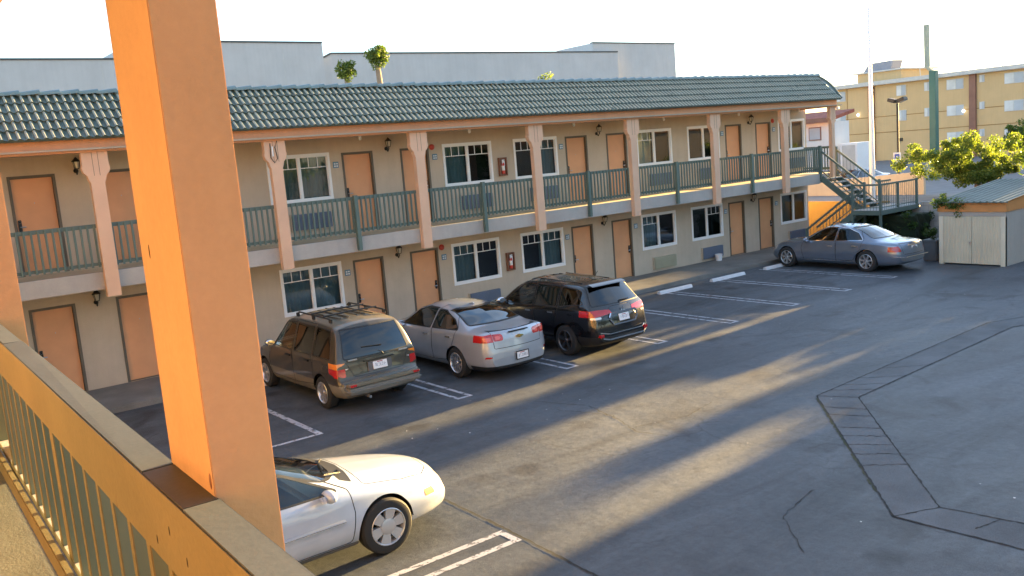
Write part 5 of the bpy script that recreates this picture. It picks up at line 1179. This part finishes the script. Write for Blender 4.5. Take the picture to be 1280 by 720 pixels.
tree('leafy_tree', (31.0, -4.6, 1.38), 'low spreading yellow green tree behind shed and stair landing', 'tree', (.62, .17, 4), (.4, .75, 1.58), (2.1, 3.25, 1.05), 25000, .07, 'leaf_yellow', 4, clump=(.17, .44))
tree('round_tree', (55.4, 4.6, .6), 'dark green round tree beyond the yellow tree, at the photo edge', 'tree', (1.6, .16), (.3, -.9, 2.5), (1.4, 1.4, 1.0), 4200, .10, 'leaf_green', 8)
def roof_shrub(x, label, zt, r, zc, n):
    t = thing('roof_shrub', (x, 5.0, 6.36), label, 'shrub'); mb = MB(); mb.tube([(0, 0, 0), (.03, 0, zc * .5), (-.02, 0, zc)], [.13, .11, .09], 'bark', 9); mb.build('trunk', t, 60)
    cs = [Vector(RNG.normal(size=3)).normalized() * r * random.uniform(.3, .8) + Vector((0, 0, zt)) for i in range(26)]
    mb = MB(); leaves(mb, [tuple(c) for c in cs], [r * .36] * 26, n, .055, 'leaf_green'); mb.build('crown', t, normals=False)
roof_shrub(6.5, 'small bushy green shrub with no trunk showing above the roof ridge', 1.62, .40, 1.4, 1500); roof_shrub(7.74, 'ball topped green shrub on bare trunk above the roof ridge', 2.12, .46, 1.8, 2000)
mb = MB(); leaves(mb, [(0, 0, 1.2), (.18, 0, 1.32), (-.15, .1, 1.25)], [.16, .2, .15], 130, .06, 'leaf_yellow'); mb.tube([(0, 0, 0), (0, 0, 1.2)], .03, 'bark'); tag(mb.build('roof_shrub', normals=False, loc=(15.33, 5, 6.36)), 'tiny yellow green sprig peeping over the roof ridge', 'shrub')
# ------------------------------------------------------------------ buildings beyond
wh = thing('warehouse', (15, 25, 0), 'long pale windowless building behind the motel roof', 'building')
def wb_(x0, x1, y0, y1, z, name='wall', prof=None):
    mb = MB()
    if prof: mb.prism(prof, 'y', y0 - 15, y1 - 25.0, 'warehouse') if False else mb.prism([(a - 15, b) for a, b in prof], 'y', y0 - 25, y1 - 25, 'warehouse')
    else: mb.box(x0 - 15, x1 - 15, y0 - 25, y1 - 25, GZ, z, 'warehouse')
    w = mb.build(name, wh); mb = MB(); pts = prof[1:-1] if prof else [(x0, z), (x1, z)]
    for a, b in zip(pts, pts[1:]): mb.bar((a[0] - 15, y0 - 25 + .1, a[1] + .03), (b[0] - 15, y0 - 25 + .1, b[1] + .03), .3, .08, 'warehouse_cap')
    mb.build('coping', w)
    if not prof:
        mb = MB(); x = x0 + 1.7
        while x < x1 - .5: mb.box(x - 15 - .02, x - 15 + .02, y0 - 25 - .004, y0 - 25 + .01, 5, z - .05, 'fascia_grey'); x += 6.2
        mb.build('panel_joint', w)
wb_(-60, 5.4, 25, 48, 10.95); wb_(5.402, 15.74, 25, 48, 11.84); wb_(0, 0, 25.3, 48, 0, 'wall', [(15.75, GZ), (15.75, 10.98), (16.4, 11.28), (39.6, 11.42), (39.6, GZ)]); wb_(37.8, 46.6, 26, 30, 12.16)
ap = thing('apartment_building', (85, 20, .5), 'long three storey tan apartment building with flat pale roof edge', 'building')
def apb(mb, name, par=None): 
    o = mb.build(name, par or ap)
    if not par: o.matrix_parent_inverse = Matrix.Translation((-85, -20, -.5))
    return o
AY0, AY1 = -26, 37.2
mb = MB(); mb.box(85, 100, AY0, AY1, -.5, 8.76, 'apartment'); apb(mb, 'wall')
mb = MB(); mb.bbox(84.3, 101, AY0 - 1, AY1 + .9, 8.765, 9.2, 'fascia_grey', .03); apb(mb, 'roof')
mb = MB()
for z in (5.35, 3.62): mb.box(84.975, 85.002, AY0, AY1, z - .04, z + .04, 'apartment_line')
for y in (35.0,): mb.box(84.972, 85.002, y - .04, y + .04, .5, 8.76, 'apartment_line')
apb(mb, 'wall_joint')
for y in (32.0, 21.0, 8.4, -5): mb = MB(); mb.box(84.7, 85.004, y - .32, y + .32, -.4, 8.755, 'apartment_brown'); apb(mb, 'pilaster')
def aw(y0, y1, z0, z1, blind=.5):
    mb = MB(); mb.box(84.94, 85.01, y0, y1, z0, z1, 'fascia_grey'); w = apb(mb, 'window'); mb = MB(); m_ = y0 + (y1 - y0) * blind
    mb.box(84.925, 84.941, y0 + .05, m_ - .03, z0 + .05, z1 - .05, 'apt_glass'); mb.box(84.922, 84.941, m_ + .03, y1 - .05, z0 + .05, z1 - .05, 'apt_blind'); o = mb.build('pane', w)
for i, z in enumerate((8.5, 5.85, 3.15)):
    for off in (0, -16, -32):
        if i < 2: aw(28.05 + off, 29.13 + off, z - 1.12, z); aw(25.35 + off, 26.06 + off, z - .9, z)
        aw(21.97 + off, 23.69 + off, z - 1.05, z, .45); aw(16.2 + off, 18.0 + off, z - 1.05, z, .5)
        aw(19.9 + off, 20.4 + off, z - .62, z + .12, .5)
    aw(35.2, 36.5, z - 1.1, z, .5)
mb = MB(); mb.box(84.9, 85.01, 28.5, 28.9, 2.55, 2.9, 'black_iron'); mb.box(84.95, 85.01, 33.6, 34.6, .5, 2.7, 'apartment_line'); apb(mb, 'vent')
mb = MB(); mb.box(90, 97, 31.3, 36.7, 9.2, 10.45, 'apartment'); p_ = apb(mb, 'penthouse'); mb = MB(); mb.box(89.6, 97.4, 30.8, 37.1, 10.452, 10.6, 'fascia_grey'); mb.prism([(32.8, 10.6), (36.2, 10.6), (35.5, 11.55), (32.5, 11.62)], 'x', 90.4, 92.5, 'solar_grey'); mb.build('roof', p_).matrix_parent_inverse = Matrix.Identity(4)
mb = MB(); mb.tube([(90, 29.1, 9.2), (90, 29.3, 12.2)], .035, 'metal_grey', 6)
for y in (17.5, 19.5, 12): mb.tube([(88, y, 9.2), (88, y, 9.9)], .03, 'metal_grey', 6)
apb(mb, 'antenna')
for y, z in ((33.6, 5.75), (21.9, 5.2)):
    mb = MB(); bm = bmesh.new(); bmesh.ops.create_uvsphere(bm, u_segments=12, v_segments=8, radius=.14); mb.addbm(bm, 'lamp_lit', Matrix.Translation((84.8, y, z))); apb(mb, 'wall_light')
ho = thing('white_house', (40, 9.5, .8), 'white house with red tiled eave and dark window, seen under the roof end', 'house')
def hob(mb, name, par=None):
    o = mb.build(name, par or ho)
    if not par: o.matrix_parent_inverse = Matrix.Translation((-40, -9.5, -.8))
    return o
mb = MB(); mb.box(40, 41.6, 8.0, 18, .5, 5.05, 'house_white'); hob(mb, 'wall'); mb = MB(); mb.prism([(39.5, 5.10), (41.9, 5.52), (41.9, 5.72), (39.5, 5.30)], 'y', 7.8, 18.4, 'house_tile'); mb.box(39.47, 39.5, 7.8, 18.4, 5.02, 5.31, 'apartment_brown'); hob(mb, 'roof')
mb = MB(); mb.box(39.95, 40.01, 8.86, 9.70, 4.0, 4.8, 'apartment_brown'); w = hob(mb, 'window'); mb = MB(); mb.box(39.93, 39.951, 8.92, 9.64, 4.06, 4.74, 'apt_glass'); mb.build('pane', w)
mb = MB(); mb.box(39.97, 40.01, 10.2, 11.0, .6, 2.6, 'apartment_brown'); hob(mb, 'door')
mb = MB(); mb.bbox(40, 41.5, 6.55, 7.64, .8, 3.72, 'white_paint', .03); mb.bbox(39.98, 40.0, 6.65, 7.5, 1.0, 3.6, 'fascia_grey', .005); tag(mb.build('equipment_box'), 'white equipment cabinet beside the white house', 'cabinet')
# poles
t = thing('flagpole', (28.2, -1.35, 1.4), 'tall white tapering pole behind the staircase', 'pole'); mb = MB(); mb.tube([(0, 0, 0), (0.1, .05, 3), (.3, .2, 9)], [.13, .10, .04], 'pole_white', 14); mb.build('shaft', t, 40); mb = MB(); mb.lathe([(.2, 0), (.2, .06), (.14, .08)], 'pole_white', 16); mb.build('base_plate', t, 40)
sp = thing('sign_pole', (51.8, 8.0, .6), 'stepped dark green sign post with thinner pale upper section', 'sign post'); mb = MB(); mb.bbox(-.22, .22, -.22, .22, 0, 7.3, 'pole_green', .02); mb.bbox(-.35, .35, -.35, .35, 0, .12, 'pole_green', .02); mb.build('shaft', sp)
mb = MB(); mb.prism([(.02, 7.302), (.26, 7.302), (.56, 7.6), (.58, 10.35), (.32, 10.35), (.30, 7.6)], 'x', -.14, .14, 'pole_pale'); mb.build('upper_shaft', sp)
lp = thing('lamp_post', (35.1, 1.28, .95), 'dark brown lamp post with two flood heads beside the tan apartments', 'street lamp'); mb = MB(); mb.tube([(0, 0, 0), (.05, .03, 4.7)], .055, 'lamp_brown', 10); mb.build('shaft', lp, 40)
for s in (-1, 1):
    mb = MB(); M = Matrix.Translation((.05, .03 + s * -.24, 4.86)) @ Matrix.Rotation(s * -.3, 4, 'X'); q = MB(); q.bbox(-.2, .2, -.2, .2, -.09, .09, 'lamp_brown', .02); mb.add([M @ Vector(v) for v in q.v], q.f, 'lamp_brown'); q = MB(); q.box(-.16, .16, -.16, .16, -.10, -.091, 'lamp_glass'); mb.add([M @ Vector(v) for v in q.v], q.f, 'lamp_glass'); mb.build('lamp_head', lp)
sg = thing('parking_sign', (35.0, 1.28, 2.95), 'small white and blue sign fixed to the lamp post', 'sign'); mb = MB(); mb.box(-.02, -.005, -.2, .2, -.26, .26, 'plaque_white'); mb.build('panel', sg); mb = MB(); mb.box(-.024, -.0201, -.13, .13, -.06, .18, 'sign_blue'); mb.lathe([(.05, -.027), (.001, -.0275)], 'plaque_white', 14, 'x', (0, 0, .03)); mb.build('symbol', sg)
# ------------------------------------------------------------------ parked cars beyond and the building and bushes added to shade the lot
def far_car(paint, x, y, rz, label):
    k2 = dict(KS); k2['paint'] = paint; k2['lamps'] = [dict(q, mat=paint) if q['mat'] == 'paint_silver' else q for q in KS['lamps']]; k2['bands'] = None
    v = make_car('sedan', k2, label, (x, y, .82), rz, 1.0, 'cars parked beyond the boundary wall'); wheels(v, k2)
far_car('paint_navy', 38.6, 8.0, R(174), 'dark blue parked car beyond the boundary wall, beside the white cabinet')
far_car('paint_silver', 38.4, 5.7, R(177), 'silver parked car beyond the boundary wall, beside the tall white pole')
nbd = thing('shade_building', (36, -24, GZ), 'added single storey shop building, out of view, that shades the lot', 'building'); mb = MB(); mb.box(-8.5, 9, -12, 11.2, 0, 5.3, 'stucco_tan'); mb.build('wall', nbd); mb = MB(); mb.bbox(-8.8, 9.3, -12.3, 11.3, 5.302, 5.6, 'salmon', .03); mb.build('roof', nbd)  # unseen building added so that its shadow falls across the lot
for y in (-9, -5, -1, 3, 7): mb = MB(); mb.box(-8.56, -8.49, y, y + 2.2, .9, 2.6, 'window_white'); w = mb.build('window', nbd); mb = MB(); mb.box(-8.575, -8.561, y + .08, y + 2.12, .98, 2.52, 'apt_glass'); mb.build('pane', w)
for y0, y1, z1, lb in ((-12.75, -11.9, 3.15, 'added rounded bush next to the shop wall, shading the lot'), (-11.8, -11.0, 3.7, 'added tall narrow bush in the middle of the bank, shading the lot'), (-10.9, -9.7, 2.72, 'added low bush behind the shed corner, letting a sun streak pass'), (-9.6, -8.9, 2.9, 'added bush right behind the storage shed, shading the lot'), (-8.8, -7.2, 4.3, 'added tallest bush on the bank behind the shed, shading the lot')):
    leafy_box(29.0, 30.2, y0, y1, 1.3, z1, int(1500 * (y1 - y0) * (z1 - 1.0)), .08, 'leaf_green', 'bush', lb, 'bush', .3)  # added bushes, heights shaped to leave sun streaks on the lot
for i, (x, y, s_) in enumerate(((19, -27, 1.0), (25, -25.5, .9), (14, -33, 1.15), (9, -38, 1.2))):
    tree('shade_tree', (x, y, GZ if x < 26 else 1.38), ['tall green tree beside the lot on the shop side', 'green tree close to the shop wall', 'wide green tree behind the lot entrance', 'green tree farthest along the lot entrance'][i], 'tree', (2.4 * s_, .2 * s_), (0, 0, 4.6 * s_), (3.0 * s_, 3.0 * s_, 2.6 * s_), int(3600 * max(.5, s_)), .19 * max(.6, s_), 'leaf_green', 20 + i)
# ------------------------------------------------------------------ light, sky, camera
SUN_AZ, SUN_EL = 4.0, 7.4                    # azimuth measured from +X towards +Y
w = bpy.data.worlds.new('World'); SC.world = w; w.use_nodes = True; nt = w.node_tree
sky = nt.nodes.new('ShaderNodeTexSky'); sky.sky_type = 'NISHITA'; sky.sun_disc = False; sky.sun_elevation = R(SUN_EL); sky.sun_rotation = R(90 - SUN_AZ)
sky.air_density = 1.0; sky.dust_density = .6; sky.ozone_density = 2.6
bg = nt.nodes['Background']
tc = nt.nodes.new('ShaderNodeTexCoord'); mp = nt.nodes.new('ShaderNodeMapping'); mp.inputs['Scale'].default_value = (1.2, 2.2, 5); nt.links.new(tc.outputs['Generated'], mp.inputs['Vector'])
cl = ramp(nt, noise(nt, mp.outputs['Vector'], 1.6, 7, .6, .7), [(.38, .06), (.66, .55)])       # thin high cloud
nt.links.new(mixc(nt, cl, sky.outputs[0], (1.9, 1.95, 2.0)), bg.inputs[0]); bg.inputs[1].default_value = .075
s = bpy.data.lights.new('sun', 'SUN'); s.energy = 4.7; s.angle = R(.7); s.color = (1.0, .66, .25); so = bpy.data.objects.new('sun', s); COL.objects.link(so)
d = Vector((math.cos(R(SUN_AZ)) * math.cos(R(SUN_EL)), math.sin(R(SUN_AZ)) * math.cos(R(SUN_EL)), math.sin(R(SUN_EL)))); so.rotation_euler = d.to_track_quat('Z', 'Y').to_euler()
cam = bpy.data.cameras.new('camera'); co = bpy.data.objects.new('camera', cam); COL.objects.link(co); SC.camera = co
cam.sensor_width = 36; cam.lens = 36 * 1115.17 / 1280; cam.clip_end = 3000; cam.clip_start = .05
yaw, pitch, roll = R(-37.0889), R(-8.633), R(-4.708)
f_ = Vector((-math.sin(yaw) * math.cos(pitch), math.cos(yaw) * math.cos(pitch), math.sin(pitch))); r_ = Vector((math.cos(yaw), math.sin(yaw), 0)); u_ = r_.cross(f_)
r2 = math.cos(roll) * r_ + math.sin(roll) * u_; u2 = -math.sin(roll) * r_ + math.cos(roll) * u_
co.matrix_world = Matrix(((r2.x, u2.x, -f_.x, -8.2999), (r2.y, u2.y, -f_.y, -22.8779), (r2.z, u2.z, -f_.z, 4.8068), (0, 0, 0, 1)))
vs = SC.view_settings; vs.view_transform = 'Standard'; vs.look = 'None'; vs.gamma = 1; vs.use_curve_mapping = False; vs.exposure = 3.4
SC.cycles.max_bounces = 8; SC.cycles.diffuse_bounces = 4; SC.cycles.transparent_max_bounces = 16; SC.cycles.sample_clamp_indirect = 6
